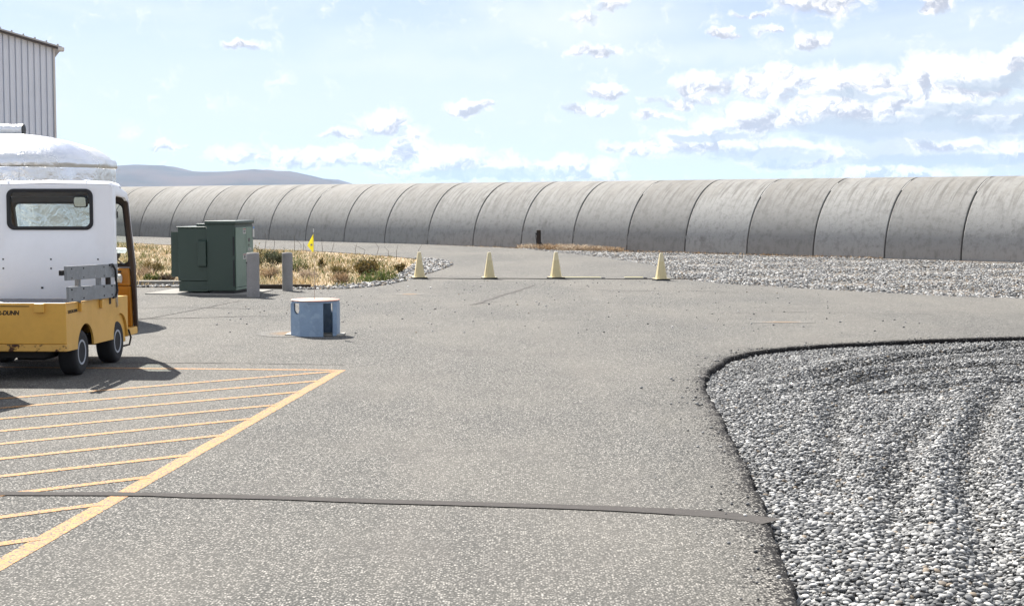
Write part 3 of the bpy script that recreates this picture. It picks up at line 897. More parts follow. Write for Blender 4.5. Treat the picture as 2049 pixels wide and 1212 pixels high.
# ------------------------------------------------------------------ haze
mat_haze = bpy.data.materials.new('haze')
mat_haze.use_nodes = True
nt_ = mat_haze.node_tree
nt_.nodes.remove(nt_.nodes['Principled BSDF'])
pv = nt_.nodes.new('ShaderNodeVolumePrincipled')
pv.inputs['Color'].default_value = (0.46, 0.68, 1.0, 1)
pv.inputs['Density'].default_value = 1.9e-5
pv.inputs['Anisotropy'].default_value = 0.2
nt_.links.new(pv.outputs[0], nt_.nodes['Material Output'].inputs['Volume'])
hz = MB().box(-25000, 25000, -25000, 25000, -1.1, 480).build('haze', mat_haze)
hz['kind'] = 'stuff'

# ------------------------------------------------------------------ concrete tube enclosure
mat_tube, t, b = new_mat('weathered_concrete')
uvs = t.uv(); su, sv, _ = t.sep(uvs)
rnd = t.orand()
cu = t.n('ShaderNodeCombineXYZ')
t.put(cu.inputs[0], t.m('ADD', su, t.m('MULTIPLY', rnd, 40.0))); t.put(cu.inputs[1], sv)
q = cu.outputs[0]
streak = t.noise(t.scale(q, (6.0, 0.55, 1)), 1.0, 5, 0.65)
streak2 = t.noise(t.scale(q, (2.4, 0.7, 1)), 1.0, 3, 0.5)
grain = t.noise(q, 12, 6, 0.7)
blot = t.noise(q, 1.6, 5, 0.6)
c = t.mix(t.rng(blot, 0.35, 0.7), (0.168, 0.166, 0.157), (0.140, 0.139, 0.132))
c = t.mix(t.rng(sv, 3.4, 0.5, 0, 0.88), c, (0.37, 0.369, 0.352))                # fill light painted into the shaded flanks; dirtier crown
upm = t.rng(sv, 0.7, 2.3)                        # run-off staining starts on the crown
c = t.mix(t.m('MULTIPLY', t.rng(streak, 0.47, 0.60), t.m('MULTIPLY', upm, 0.85)), c, (0.108, 0.104, 0.095))
c = t.mix(t.m('MULTIPLY', t.rng(streak2, 0.50, 0.57), t.m('MULTIPLY', t.rng(sv, 1.2, 2.2), 0.75)), c, (0.205, 0.199, 0.183))
foot_shade_stain = t.m('MULTIPLY', t.rng(t.m('ADD', sv, t.m('MULTIPLY', t.m('SUBTRACT', streak, 0.5), 1.6)), 1.25, 0.25), 0.12)  # faint shade and stain painted along the foot of the tube
c = t.mix(foot_shade_stain, c, (0.25, 0.252, 0.25))
c = t.mix(t.rng(t.noise(q, 4.5, 6, 0.7), 0.46, 0.66, 0, 0.38), c, (0.105, 0.102, 0.094))
c = t.mix(t.rng(grain, 0.54, 0.72, 0, 0.5), c, (0.10, 0.095, 0.085))
c = t.mix(t.rng(rnd, 0.0, 0.5, 0.35, 0.0, False), c, (0.12, 0.112, 0.10))
c = t.mix(t.rng(rnd, 0.5, 1.0, 0.0, 0.30, False), c, (0.20, 0.193, 0.178))
c = t.mix(t.rng(t.noise(t.scale(q, (1, 1, 1)), 0.8, 6, 0.7), 0.58, 0.72, 0, 0.45), c, (0.105, 0.10, 0.09))
t.put(b.inputs['Base Color'], c)
b.inputs['Roughness'].default_value = 0.9
t.put(b.inputs['Normal'], t.bump(grain, 0.25, 0.02))
mat_caulk = paint('white_sealant', (0.27, 0.265, 0.25), 0.7, scale=4)
mat_dark = paint('black_rubber', (0.018, 0.018, 0.02), 0.55, scale=10)
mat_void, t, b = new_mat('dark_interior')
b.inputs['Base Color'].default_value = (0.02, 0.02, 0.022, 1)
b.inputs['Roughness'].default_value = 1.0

HW, HH = 2.35, 2.60
tdir = Vector((1, TUBE_S, 0)).normalized()
tnrm = Vector((-tdir.y, tdir.x, 0))            # into the tube, away from the camera
def arch(f, r=1.0):
    ph = PI * f
    z = HH * r * math.sin(ph) if r == 1.0 else (HH - 0.12) * math.sin(ph)
    xx = -(HW if r == 1.0 else HW - 0.12) * math.cos(ph)
    xx -= 0.10 * (1 - z / HH) * (1 if f < .5 else -1)
    return xx + HW, z
tube = thing('concrete_tube', 'long grey arched concrete tube made of joined segments crossing the background', 'concrete enclosure', (0, TUBE_A, 0))
SEGL = 1.95 / abs(tdir.x)
NA = 30
def tube_segment(length):
    V = []; UV = []; F = []
    M_ = NA + 1
    e = length - 0.05
    def row(s, ins, inner=False):
        for k in range(M_):
            a, z = arch(k / NA, 0.0 if inner else 1.0)
            a2 = a + (HW - a) * ins / HW; z2 = z * (1 - ins / HH)
            pt = tdir * s + tnrm * a2
            V.append((pt.x, pt.y, z2 - 0.14 * (k in (0, NA))))
            UV.append((s, 0.1 if inner else min(k / NA, 1 - k / NA) * 6.6))
    for (s0, i0, n0, s1, i1, n1) in ((0.018, 0, 0, e - 0.018, 0, 0), (0.0, .014, 0, 0.018, 0, 0), (e - 0.018, 0, 0, e, .014, 0), (0.0, 0, 1, 0.0, .014, 0), (e, .014, 0, e, 0, 1)):
        b0 = len(V)
        row(s0, i0, bool(n0)); row(s1, i1, bool(n1))
        F += [(b0 + k, b0 + M_ + k, b0 + M_ + k + 1, b0 + k + 1) for k in range(NA)]
    return V, UV, F
Vs, Us, Fs = tube_segment(SEGL)
seg0 = fast_mesh('segment', np.array(Vs), np.array(Fs), mat_tube, tube, True, np.array(Us))
J0 = 14.08 - 1.95                                # a joint position along X
for i in range(-55, 7):
    o = seg0 if i == -55 else seg0.copy()
    if i != -55: link(o, tube)
    xx = J0 + 1.95 * i
    o.location = (xx, TUBE_S * xx, 0)
# dark liner seen through the joints
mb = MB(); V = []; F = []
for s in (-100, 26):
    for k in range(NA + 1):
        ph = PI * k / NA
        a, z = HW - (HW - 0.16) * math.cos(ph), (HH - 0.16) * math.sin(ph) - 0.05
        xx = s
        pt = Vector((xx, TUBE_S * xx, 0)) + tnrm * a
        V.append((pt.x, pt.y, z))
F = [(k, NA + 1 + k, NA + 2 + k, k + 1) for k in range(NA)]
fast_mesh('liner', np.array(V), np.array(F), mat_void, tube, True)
# white sealant left in the upper part of some joints, short stub at the foot of others
def caulk(i, f0, f1):
    xx = J0 + 1.95 * i
    mb = MB(); rows = []
    for k in range(9):
        a, z = arch(f0 + (f1 - f0) * k / 8)
        for s in (-0.05, -0.015):
            pt = Vector((xx, TUBE_S * xx, 0)) + tdir * s + tnrm * (a + 0.02)
            rows.append((pt.x, pt.y, z - 0.006))
    mb.add(rows, [(2 * k, 2 * k + 1, 2 * k + 3, 2 * k + 2) for k in range(8)])
    mb.build('joint_sealant', mat_caulk, tube)
for i, f0, f1 in ((1, 0.30, 0.43), (0, 0.31, 0.40), (-1, 0.31, 0.38), (-2, 0.27, 0.40), (-4, 0.29, 0.40), (-3, .055, .07), (-5, .065, .08), (-6, .06, .075), (-8, .02, .07), (-4, .02, .062), (-11, 0.28, .38)):
    caulk(i, f0, f1)

# ------------------------------------------------------------------ metal building at far left
mat_metal_wall = paint('grey_metal_cladding', (0.64, 0.69, 0.77), 0.5, dirt=0.15, scale=1.2)
mat_trim = paint('beige_trim', (0.56, 0.55, 0.54), 0.5, dirt=0.2, scale=2)
mat_roof = paint('pale_metal_roof', (0.40, 0.40, 0.40), 0.45, dirt=0.15, scale=2)
mat_gutter = paint('dark_eave', (0.07, 0.06, 0.06), 0.5, scale=3)
bl = thing('metal_building', 'grey corrugated metal building with sloping eave at the left edge', 'building', (-18.13, 60.0, 0), math.atan2(0.38, 1))
PW = 0.232
def wz(x): return 7.92 - 0.27 * x               # eave height, rises to the left
for i in range(46):
    x1 = -0.08 - PW * i; x0 = x1 - PW
    mb = MB()
    # flat pan with one raised rib, butt-jointed to the next
    prof = [(x1, 0.0), (x1 - 0.012, 0.07), (x1 - 0.040, 0.07), (x1 - 0.052, -0.02), (x1 - 0.075, -0.02), (x1 - 0.085, 0.0), (x0, 0.0)]
    V = []
    for (xx, yy) in prof: V += [(xx, yy, -0.05), (xx, yy, wz(xx) - 0.10)]
    mb.add(V, [(2 * k, 2 * k + 1, 2 * k + 3, 2 * k + 2) for k in range(6)])
    mb.build('wall_panel', mat_metal_wall, bl)
MB().box(-0.075, 0.0, -0.045, 0.12, -0.05, 7.8).build('corner_trim', mat_trim, bl, bevel=0.01)
mb = MB()
mb.add([(-0.02, 0.1, 0), (-0.02, 24, 0), (-0.02, 24, 7.8), (-0.02, 0.1, 7.8)], [(0, 1, 2, 3)])
mb.build('side_wall', mat_metal_wall, bl)
mb = MB()
mb.prism([(0.25, -0.22, wz(0.25) - 0.02), (-11, -0.22, wz(-11) - 0.02), (-11, -0.22, wz(-11) - 0.10), (0.25, -0.22, wz(0.25) - 0.10)], (0, 0.16, 0))
mb.build('eave_trim', mat_gutter, bl)
mb = MB()
mb.prism([(0.27, -0.26, wz(0.27) + 0.04), (-11, -0.26, wz(-11) + 0.04), (-11, -0.26, wz(-11) - 0.018), (0.27, -0.26, wz(0.27) - 0.018)], (0, 24, 0))
mb.build('roof', mat_roof, bl)
mb = MB().box(0.1, 0.34, -0.3, 0.1, wz(0.3) - 0.12, wz(0.3) + 0.03)
mb.build('gutter_end', mat_trim, bl, bevel=0.02)
for i in range(26):
    xx = 0.1 - 0.43 * i
    MB().box(xx - 0.03, xx + 0.03, -0.262, 20, wz(xx) + 0.03, wz(xx) + 0.10).build('roof_rib', mat_roof, bl)

# ------------------------------------------------------------------ foil wrapped vessel
mat_foil, t, b = new_mat('aluminium_foil')
o = t.obj()
w1 = t.noise(o, 3.2, 6, 0.62, dist=1.2)
w2 = t.noise(t.scale(o, (1, 1, 0.6)), 13.0, 4, 0.55, dist=0.9)
pat = t.noise(o, 1.1, 2, 0.5)
b.inputs['Metallic'].default_value = 1.0
t.put(b.inputs['Base Color'], t.mix(t.rng(pat, 0.35, 0.65), (0.72, 0.74, 0.77), (0.76, 0.755, 0.73)))
t.put(b.inputs['Roughness'], t.rng(pat, 0.3, 0.7, 0.20, 0.36))
hh = t.m('ADD', t.m('MULTIPLY', w1, 1.0), t.m('MULTIPLY', w2, t.rng(pat, 0.4, 0.6, 0.25, 0.9)))
t.put(b.inputs['Normal'], t.bump(hh, 0.55, 0.035))
vs = thing('foil_vessel', 'large round vessel wrapped in wrinkled silver foil behind the white cart cab', 'tank', (-7.52, 22.45, 0))
prof = [(1.50, 0.0), (1.54, 0.05), (1.54, 0.8), (1.55, 1.6), (1.545, 2.22), (1.53, 2.33), (1.47, 2.42), (1.36, 2.50), (1.15, 2.585), (0.85, 2.67), (0.5, 2.735), (0.2, 2.76), (0.0, 2.765)]
def wrinkle_lathe(prof, n, amp):
    V = []
    c = [Vector((a, 0, h)) for a, h in prof]
    prof = [(p.x, p.z) for p in curve(c, 0.07)]
    for (r, h) in prof:
        for k in range(n):
            a = 2 * PI * k / n
            d = Vector((math.cos(a), math.sin(a), h))
            w = amp * (mnoise.noise(Vector((d.x * 3, d.y * 3, h * 2))) + 0.8 * mnoise.noise(Vector((d.x * 11, d.y * 11, h * 7))))
            f = (r + w * min(1, r * 2)) if r > 0.01 else r
            V.append((d.x * f, d.y * f, h + w * 0.25 if h > 2.3 else h))
    m_ = len(prof)
    F = [(i * n + k, i * n + (k + 1) % n, (i + 1) * n + (k + 1) % n, (i + 1) * n + k) for i in range(m_ - 1) for k in range(n)]
    return np.array(V), np.array(F)
V, F = wrinkle_lathe(prof, 180, 0.014)
fast_mesh('wrapped_shell', V, F, mat_foil, vs, True)
# folded foil lip and tape seam under the dome
V, F = wrinkle_lathe([(1.552, 2.25), (1.565, 2.27), (1.565, 2.33), (1.548, 2.37)], 150, 0.020)
fast_mesh('foil_lip', V, F, mat_foil, vs, True)
for a in (-1.62, -1.15, -2.2):
    ca, sa = math.cos(a), math.sin(a)
    pts = [(ca * 1.562, sa * 1.562, 0.3 + 1.9 * k / 8) for k in range(9)]
    MB().tube(pts, 0.007, 5).build('foil_seam', mat_gutter if a == -1.62 else mat_foil, vs)
MB().lathe([(0.001, -0.60), (0.078, -0.60), (0.084, -0.1), (0.08, 0.1), (0.085, 0.24), (0.001, 0.241)], 24, 'X', (0.0, 0.0, 2.825)).build('wrapped_pipe', mat_foil, vs, smooth=True)
MB().lathe([(0.001, 0.242), (0.086, 0.242), (0.088, 0.255), (0.001, 0.258)], 24, 'X', (0.0, 0.0, 2.825)).build('pipe_cap', mat_dark, vs, smooth=True)

# ------------------------------------------------------------------ switchgear cabinet
mat_green_paint = paint('dark_green_paint', (0.036, 0.060, 0.046), 0.42, dirt=0.35, scale=2.5, spec=0.45)
mat_green_lit = paint('green_paint_bounce_lit', (0.20, 0.26, 0.205), 0.6, dirt=0.3, scale=3)  # lighter copy of the cabinet green; ground and sky bounce put into colour
mat_concrete = paint('pale_concrete', (0.22, 0.21, 0.19), 0.9, dirt=0.4, scale=3, bump=0.3)
mat_white_lbl = paint('white_label', (0.55, 0.54, 0.50), 0.5, dirt=0.2, scale=20)
mat_red = paint('red_label', (0.28, 0.06, 0.04), 0.5, scale=20)
mat_blue_lbl = paint('blue_label', (0.15, 0.28, 0.5), 0.5, scale=20)
cab = thing('transformer_cabinet', 'dark green metal transformer cabinet with white warning labels on a concrete pad', 'transformer', (-5.26, 28.45, 0.022), math.radians(-8))
mb = MB().box(-0.553, 0, 0, 1.09, 0.05, 1.315); mb.build('cabinet', mat_green_paint, cab, bevel=0.008)
MB().box(-0.585, 0.028, -0.03, 1.12, 1.317, 1.378).build('cap', mat_green_paint, cab, bevel=0.01)
MB().box(-1.14, -0.556, 0.035, 1.05, 0.232, 1.240).build('tank', mat_green_paint, cab, bevel=0.01)
MB().box(-1.165, -0.588, 0.012, 1.07, 1.242, 1.266).build('tank_lid', mat_green_paint, cab, bevel=0.006)
MB().box(-1.13, -0.556, 0.045, 1.04, 0.03, 0.226).build('tank_base', mat_green_paint, cab, bevel=0.006)
MB().box(-0.90, -0.60, 0.40, 0.85, 1.267, 1.318).build('hatch', mat_green_paint, cab, bevel=0.008)
MB().box(-0.50, -0.02, 0.03, 1.06, 0.0, 0.048).build('plinth', mat_dark, cab)
MB().box(-1.315, -1.143, 0.14, 0.95, 0.30, 1.165).build('radiator', mat_green_paint, cab, bevel=0.012)
for k in range(8):
    MB().box(-1.318, -1.16, 0.15 + 0.1 * k, 0.17 + 0.1 * k, 0.33, 1.166 + 0.004).build('radiator_fin', mat_green_paint, cab)
MB().prism([(-0.72, 0.034, 0.50), (-0.72, -0.05, 0.52), (-0.72, -0.05, 0.985), (-0.72, 0.034, 1.02)], (0.163, 0, 0)).build('terminal_box', mat_green_paint, cab, bevel=0.006)
MB().box(0.002, 0.02, 0.025, 0.625, 0.115, 1.255).build('door', mat_green_lit, cab, bevel=0.006)
d2 = MB().box(0.002, 0.02, 0.645, 1.07, 0.115, 1.255).build('door', mat_green_lit, cab, bevel=0.006)
MB().box(0.002, 0.026, 0.02, 1.075, 0.062, 0.105).build('door_sill', mat_green_lit, cab, bevel=0.004)
for z0, z1 in ((0.72, 1.08), (0.14, 0.64)):
    MB().box(-0.035, -0.012, -0.018, -0.001, z0, z1).build('hinge', mat_dark, cab)
def label(y0, y1, z0, z1, kind):
    l = MB().box(0.021, 0.025, y0, y1, z0, z1).build('warning_label', mat_white_lbl, cab)
    h_ = z1 - z0; w_ = y1 - y0
    if kind == 'red':
        MB().box(0.026, 0.028, y0 + 0.01, y1 - 0.01, z1 - 0.25 * h_, z1 - 0.01).build('header', mat_red, l)
        MB().box(0.026, 0.028, y0 + 0.04, y0 + 0.085, z0 + 0.02, z1 - 0.33 * h_).build('symbol', mat_dark, l)
        MB().box(0.026, 0.028, y0 + 0.12, y0 + 0.14, z0 + 0.03, z1 - 0.38 * h_).build('symbol', mat_dark, l)
    elif kind == 'lines':
        for q in range(3):
            MB().box(0.026, 0.028, y0 + 0.015, y1 - 0.02 - 0.03 * q, z0 + h_ * (0.18 + 0.26 * q), z0 + h_ * (0.28 + 0.26 * q)).build('text_line', mat_dark, l)
label(0.43, 0.60, 1.125, 1.235, 'red')
label(0.43, 0.60, 0.635, 0.745, 'red')
label(0.75, 0.93, 0.79, 0.845, 'lines')
MB().box(0.021, 0.024, 0.75, 0.87, 0.965, 1.035).build('faded_sticker', mat_gutter, cab)
MB().box(0.021, 0.024, 0.76, 0.83, 0.88, 0.92).build('faded_sticker', mat_gutter, cab)
sg = MB().box(0.028, 0.036, 1.00, 1.105, 1.05, 1.26).build('notice_plate', mat_white_lbl, cab)
MB().box(0.037, 0.039, 1.005, 1.10, 1.215, 1.255).build('header', mat_blue_lbl, sg)
MB().box(0.021, 0.05, 0.655, 0.675, 0.55, 0.68).build('door_handle', mat_dark, cab, bevel=0.004)
pad = MB()
pad.box(-1.75, 0.30, -0.13, 1.45, -0.08, 0.022)
pd = pad.build('concrete_pad', mat_concrete, None, bevel=0.012)
pd.location = (-5.26, 28.45, 0); pd.rotation_euler = (0, 0, math.radians(-8))
tag(pd, 'pale concrete pad under the green transformer cabinet', 'concrete pad')
kb = MB().box(-9.0, -6.75, 31.55, 31.85, -0.05, 0.10).build('concrete_kerb', mat_concrete, None, bevel=0.015)
tag(kb, 'low concrete kerb strip at the verge left of the green cabinet', 'kerb')
mat_timber = paint('dark_timber', (0.035, 0.026, 0.02), 0.85, dirt=0.5, scale=8, bump=0.3)
tb = MB().box(-5.55, -4.12, 30.62, 30.70, -0.05, 0.075).build('timber_edging', mat_timber, None, bevel=0.006)
tag(tb, 'dark timber edging board lying behind the two concrete posts', 'edging board')

# ------------------------------------------------------------------ concrete posts
mat_post = paint('grey_cast_concrete', (0.27, 0.26, 0.255), 0.9, dirt=0.5, scale=5, bump=0.35, wear=((0.34, 0.33, 0.32), 0.62))
def post(loc, r, h, label):
    root = thing('bollard', label, 'bollard', loc, 0, 'concrete posts by the green cabinet')
    MB().lathe([(r, -0.05), (r, h - 0.012), (r - 0.012, h)], 28).build('pillar', mat_post, root, smooth=True)
    MB().lathe([(r - 0.02, h - 0.001), (r - 0.02, h + 0.006), (0.001, h + 0.012)], 28).build('top_cap', mat_concrete, root, smooth=True)
    return root
p1 = post((-4.815, 27.85, 0), 0.118, 0.815, 'thicker grey concrete post standing right in front of the green cabinet door')
post((-4.46, 29.75, 0), 0.104, 0.755, 'grey concrete post standing alone in front of the dry grass')
MB().box(-0.119, -0.10, -0.07, -0.045, 0.62, 0.65).build('bolt', mat_dark, p1)

# ------------------------------------------------------------------ blue steel stand with whip flag
mat_blue = paint('scuffed_blue_paint', (0.215, 0.30, 0.415), 0.5, dirt=0.5, scale=5, wear=((0.25, 0.335, 0.44), 0.54), rust=((0.16, 0.14, 0.13), 0.70, 6.0))
mat_rusty = paint('pinkish_rust_plate', (0.36, 0.20, 0.155), 0.6, dirt=0.4, scale=7, wear=((0.42, 0.34, 0.30), 0.55))
mat_bare = paint('weathered_steel_plate', (0.36, 0.34, 0.29), 0.6, dirt=0.4, scale=9, rust=((0.14, 0.07, 0.03), 0.6, 9.0))
st = thing('steel_stand', 'round topped blue steel stand with U shaped cutouts on the asphalt', 'stand', (-2.60, 19.78, 0), math.radians(-3))
MB().lathe([(0.318, 0.458), (0.322, 0.460), (0.322, 0.470), (0.316, 0.474), (0.0, 0.474)], 48).build('top_plate', mat_rusty, st, smooth=True)
MB().lathe([(0.312, 0.436), (0.312, 0.457)], 48).build('top_rim', mat_blue, st, smooth=True)
OCT = [(-.155, -.295), (.155, -.295), (.305, -.125), (.305, .125), (.155, .295), (-.155, .295), (-.305, .125), (-.305, -.125)]
def side(a, b, slot, name='side_plate', z1=0.435, z0=0.002):
    a, b = Vector((*a, 0)), Vector((*b, 0))
    d = (b - a); L = d.length; d.normalize(); nr = Vector((-d.y, d.x, 0)) * 0.010
    pts = [(0, z0), (L, z0), (L, z1)]
    if slot:
        c_, r_, zb = slot
        pts += [(c_ + r_, z1)]
        pts += [(c_ + r_ * math.cos(q), zb + r_ * 0.9 * math.sin(q)) for q in np.linspace(0, -PI, 13)]
        pts += [(c_ - r_, z1)]
    pts += [(0, z1)]
    MB().prism([tuple(a + d * s + Vector((0, 0, z))) for s, z in pts], tuple(nr)).build(name, mat_blue, st)
side(OCT[0], OCT[1], None)
side(OCT[7], OCT[0], (0.150, 0.07, 0.355))
side(OCT[6], OCT[7], None)
side(OCT[5], OCT[6], (0.135, 0.085, 0.34))
side(OCT[4], OCT[5], None)
side(OCT[3], OCT[4], (0.132, 0.09, 0.35))
side(OCT[2], OCT[3], None)
side((.262, -.174), OCT[2], None, 'corner_post')
MB().box(-0.385, 0.375, -0.13, 0.17, 0.0, 0.021).build('base_plate', mat_bare, st, bevel=0.003)
mat_pole = paint('pale_pole', (0.30, 0.26, 0.22), 0.5, scale=12)
mat_flag, t, b = new_mat('yellow_pennant')
b.inputs['Base Color'].default_value = (0.42, 0.36, 0.04, 1); b.inputs['Roughness'].default_value = 0.6
tr = t.n('ShaderNodeBsdfTranslucent'); tr.inputs[0].default_value = (0.55, 0.46, 0.02, 1)
mx = t.n('ShaderNodeMixShader'); mx.inputs[0].default_value = 0.45
t.put(mx.inputs[1], b.outputs[0]); t.put(mx.inputs[2], tr.outputs[0])
t.put(mat_flag.node_tree.nodes['Material Output'].inputs[0], mx.outputs[0])
fl = thing('whip_flag', 'yellow pennant on a thin whip pole rising from the blue stand', 'flag', (-2.615, 19.81, 0.474))
MB().tube([(0, 0, 0), (0.004, 0, 0.3), (0.0, 0.0, 0.62), (-0.006, 0, 0.905)], [0.0035, 0.003, 0.0026, 0.0022], 6).build('pole', mat_pole, fl)
MB().lathe([(0.006, 0.885), (0.006, 0.925), (0.001, 0.93)], 8, 'Z', (-0.006, 0, 0)).build('tip', mat_white_lbl, fl)
mb = MB(); N = 10; rows = []
for i in range(N + 1):
    u = i / N
    z = 0.86 - 0.225 * u
    wdt = 0.085 * (u / 0.62 if u < 0.62 else (1 - u) / 0.38 * 0.86 + 0.14)
    for k in range(5):
        s = k / 4
        rows.append((-0.006 - wdt * s, 0.018 * math.sin(s * 4 + u * 3) * s, z - 0.02 * s * u))
mb.add(rows, [(i * 5 + k, i * 5 + k + 1, (i + 1) * 5 + k + 1, (i + 1) * 5 + k) for i in range(N) for k in range(4)])
fg = mb.build('pennant', mat_flag, fl, smooth=True)
MB().box(-0.045, -0.02, -0.012, -0.010, 0.705, 0.73).build('print', mat_pole, fg)

# ------------------------------------------------------------------ cones, boards, cable
mat_cone = paint('faded_yellow_plastic', (0.58, 0.49, 0.28), 0.55, dirt=0.25, scale=9, wear=((0.62, 0.55, 0.37), 0.6))
mat_conetip = paint('paler_yellow_plastic', (0.62, 0.54, 0.34), 0.55, dirt=0.15, scale=9)
def cone(loc, rz, label):
    r = thing('traffic_cone', label, 'traffic cone', loc, rz, 'pale yellow cones across the road')
    mb = MB()
    def octo(w, z, cf):
        c = w * cf; h = w / 2
        return [(-h + c, -h, z), (h - c, -h, z), (h, -h + c, z), (h, h - c, z), (h - c, h, z), (-h + c, h, z), (-h, h - c, z), (-h, -h + c, z)]
    lv = [octo(0.245, 0.045, 0.2), octo(0.155, 0.40, 0.22), octo(0.152, 0.402, 0.22), octo(0.105, 0.585, 0.24), octo(0.09, 0.592, 0.24)]
    lv = [octo(0.235, 0.045, 0.2), octo(0.122, 0.43, 0.22)]
    up_ = [octo(0.1225, 0.431, 0.22), octo(0.072, 0.605, 0.24), octo(0.058, 0.612, 0.24)]
    def stack(L):
        m_ = MB()
        m_.add([p for l in L for p in l], [(i * 8 + k, i * 8 + (k + 1) % 8, (i + 1) * 8 + (k + 1) % 8, (i + 1) * 8 + k) for i in range(len(L) - 1) for k in range(8)]
               + [tuple(range((len(L) - 1) * 8, len(L) * 8))])
        return m_
    stack(lv).build('body', mat_cone, r)
    stack(up_).build('tip', mat_conetip, r)
    MB().box(-0.165, 0.165, -0.165, 0.165, 0.0, 0.036).build('base', mat_dark, r, bevel=0.006)
    MB().box(-0.16, 0.16, -0.16, 0.16, 0.036, 0.046).build('flange', mat_cone, r, bevel=0.003)
    return r
c1 = cone((-2.13, 34.45, 0), 0.25, 'leftmost pale yellow cone, standing against the gravel tip of the verge')
def copy_tree(o, parent=None):
    c = o.copy(); COL.objects.link(c); c.parent = parent
    for ch in list(o.children): copy_tree(ch, c)
    return c
for loc, rz, lb in (((-0.52, 34.35, 0), 0.18, 'pale yellow cone standing alone on the road, second from the left'),
                    ((1.01, 34.45, 0), 0.30, 'pale yellow cone standing beside the longer board on the ground'),
                    ((3.36, 33.75, 0), 0.22, 'rightmost pale yellow cone, standing by the far gravel edge')):
    c = copy_tree(c1); c.location = loc; c.rotation_euler = (0, 0, rz); c['label'] = lb
mat_board = paint('pale_yellow_board', (0.45, 0.40, 0.17), 0.6, dirt=0.3, scale=8)
mat_bwhite = paint('white_board_edge', (0.5, 0.48, 0.42), 0.6, dirt=0.3, scale=8)
def board(loc, L, rz, label):
    r = thing('barrier_board', label, 'board', loc, rz)
    MB().box(-L / 2, L / 2, -0.07, 0.07, 0.004, 0.034).build('plank', mat_bwhite, r, bevel=0.004)
    MB().box(-L / 2 + 0.01, L / 2 - 0.01, -0.062, 0.062, 0.0345, 0.039).build('face', mat_board, r)
    MB().box(L / 2 + 0.002, L / 2 + 0.09, -0.07, 0.05, 0.0, 0.03).build('end_bracket', mat_dark, r, bevel=0.004)
board((1.60, 34.42, 0.0), 0.90, -0.06, 'long pale yellow board lying flat beside a cone on the road')
board((2.80, 34.45, 0.0), 0.44, -0.05, 'short pale yellow board lying flat on the road before the rightmost cone')
mat_cable = paint('black_cable', (0.022, 0.02, 0.02), 0.6, scale=20)
pts = [(-2.1 + 0.35 * k, 34.32 + 0.07 * math.sin(k * 1.3) - 0.012 * k + 0.05 * mnoise.noise(Vector((k * .7, 0, 0))), 0.012) for k in range(19)]
cb = MB().tube([tuple(p) for p in curve(pts, 0.15)], 0.009, 6).build('cable', mat_cable, None, smooth=True)
tag(cb, 'thin black cable lying across the road from cone to cone', 'cable')

# dark post by the tube
pr = thing('dark_post', 'short dark timber post with a brace at the foot of the concrete tube', 'post', (1.03, 57.9, -0.08))
MB().lathe([(0.088, 0), (0.086, 0.76), (0.06, 0.775), (0.0, 0.776)], 16).build('pillar', mat_timber, pr, smooth=True)
MB().tube([(0.07, -0.05, 0.30), (0.30, -0.12, 0.0)], 0.022, 6).build('brace', mat_timber, pr)
MB().tube([(-0.09, -0.04, 0.64), (-0.115, -0.06, 0.55), (-0.075, -0.07, 0.2), (-0.06, -0.08, 0.02)], 0.014, 6).build('wire', mat_dark, pr)
MB().tube([(-0.09, -0.05, 0.66), (-0.10, -0.05, 0.60)], 0.035, 8).build('insulator', mat_dark, pr)
MB().tube([(0.15, -0.3, 0.05), (0.3, -0.3, 0.07), (0.46, -0.32, 0.02)], [0.05, 0.06, 0.03], 8).build('foot_log', mat_timber, pr)

# loose grit on the road beyond the stand
n = 420
gx = rng.uniform(-4.5, 6, n); gy = 20 + 14 * rng.uniform(0, 1, n)
k = inside(outline, gx, gy); gx, gy = gx[k], gy[k]
g = stones('loose_grit', np.stack([gx, gy, gx * 0 + 0.006], 1), stone_params(len(gx), 0.008, 0.024, 0.3), ICO1, mat_fstone, None)
tag(g, 'scattered small dark stones lying loose on the asphalt', 'grit', None, 'stuff')

# ------------------------------------------------------------------ utility cart
mat_yellow = paint('cart_yellow_paint', (0.68, 0.385, 0.075), 0.42, dirt=0.35, scale=2.2, rust=((0.06, 0.022, 0.010), 0.73, 5.0))
mat_lip = paint('rust_chipped_yellow_paint', (0.66, 0.39, 0.10), 0.5, dirt=0.4, scale=3, rust=((0.05, 0.018, 0.012), 0.555, 7.0))
mat_yellow_bounce = paint('cart_yellow_bounce_tint', (0.42, 0.165, 0.012), 0.42, dirt=0.25, scale=3)  # same yellow paint, deepened to imitate light bouncing inside the cab
mat_white = paint('white_gelcoat', (0.86, 0.87, 0.89), 0.32, dirt=0.14, scale=1.6, spec=0.5, bump=0.0)
mat_brown = paint('brown_fibreglass', (0.050, 0.032, 0.024), 0.55, dirt=0.4, scale=4)
mat_plank = paint('grey_painted_board', (0.25, 0.262, 0.27), 0.8, dirt=0.5, scale=9, bump=0.25, wear=((0.33, 0.34, 0.345), 0.6))
mat_bed = paint('worn_grey_deck', (0.17, 0.17, 0.18), 0.7, dirt=0.5, scale=5, bump=0.2)
mat_tyre = paint('tyre_rubber', (0.022, 0.022, 0.024), 0.8, dirt=0.6, scale=8)
mat_rim = paint('grey_steel_rim', (0.40, 0.42, 0.46), 0.45, dirt=0.4, scale=10)
mat_frame = paint('black_chassis', (0.015, 0.014, 0.014), 0.7, scale=6)
mat_seat = paint('black_vinyl', (0.02, 0.02, 0.022), 0.45, scale=10)
mat_glass, t, b = new_mat('clear_glass')
tr = t.n('ShaderNodeBsdfTransparent'); tr.inputs[0].default_value = (0.93, 0.96, 0.95, 1)
gl = t.n('ShaderNodeBsdfGlossy'); gl.inputs['Roughness'].default_value = 0.02
fr = t.n('ShaderNodeFresnel'); fr.inputs[0].default_value = 1.28
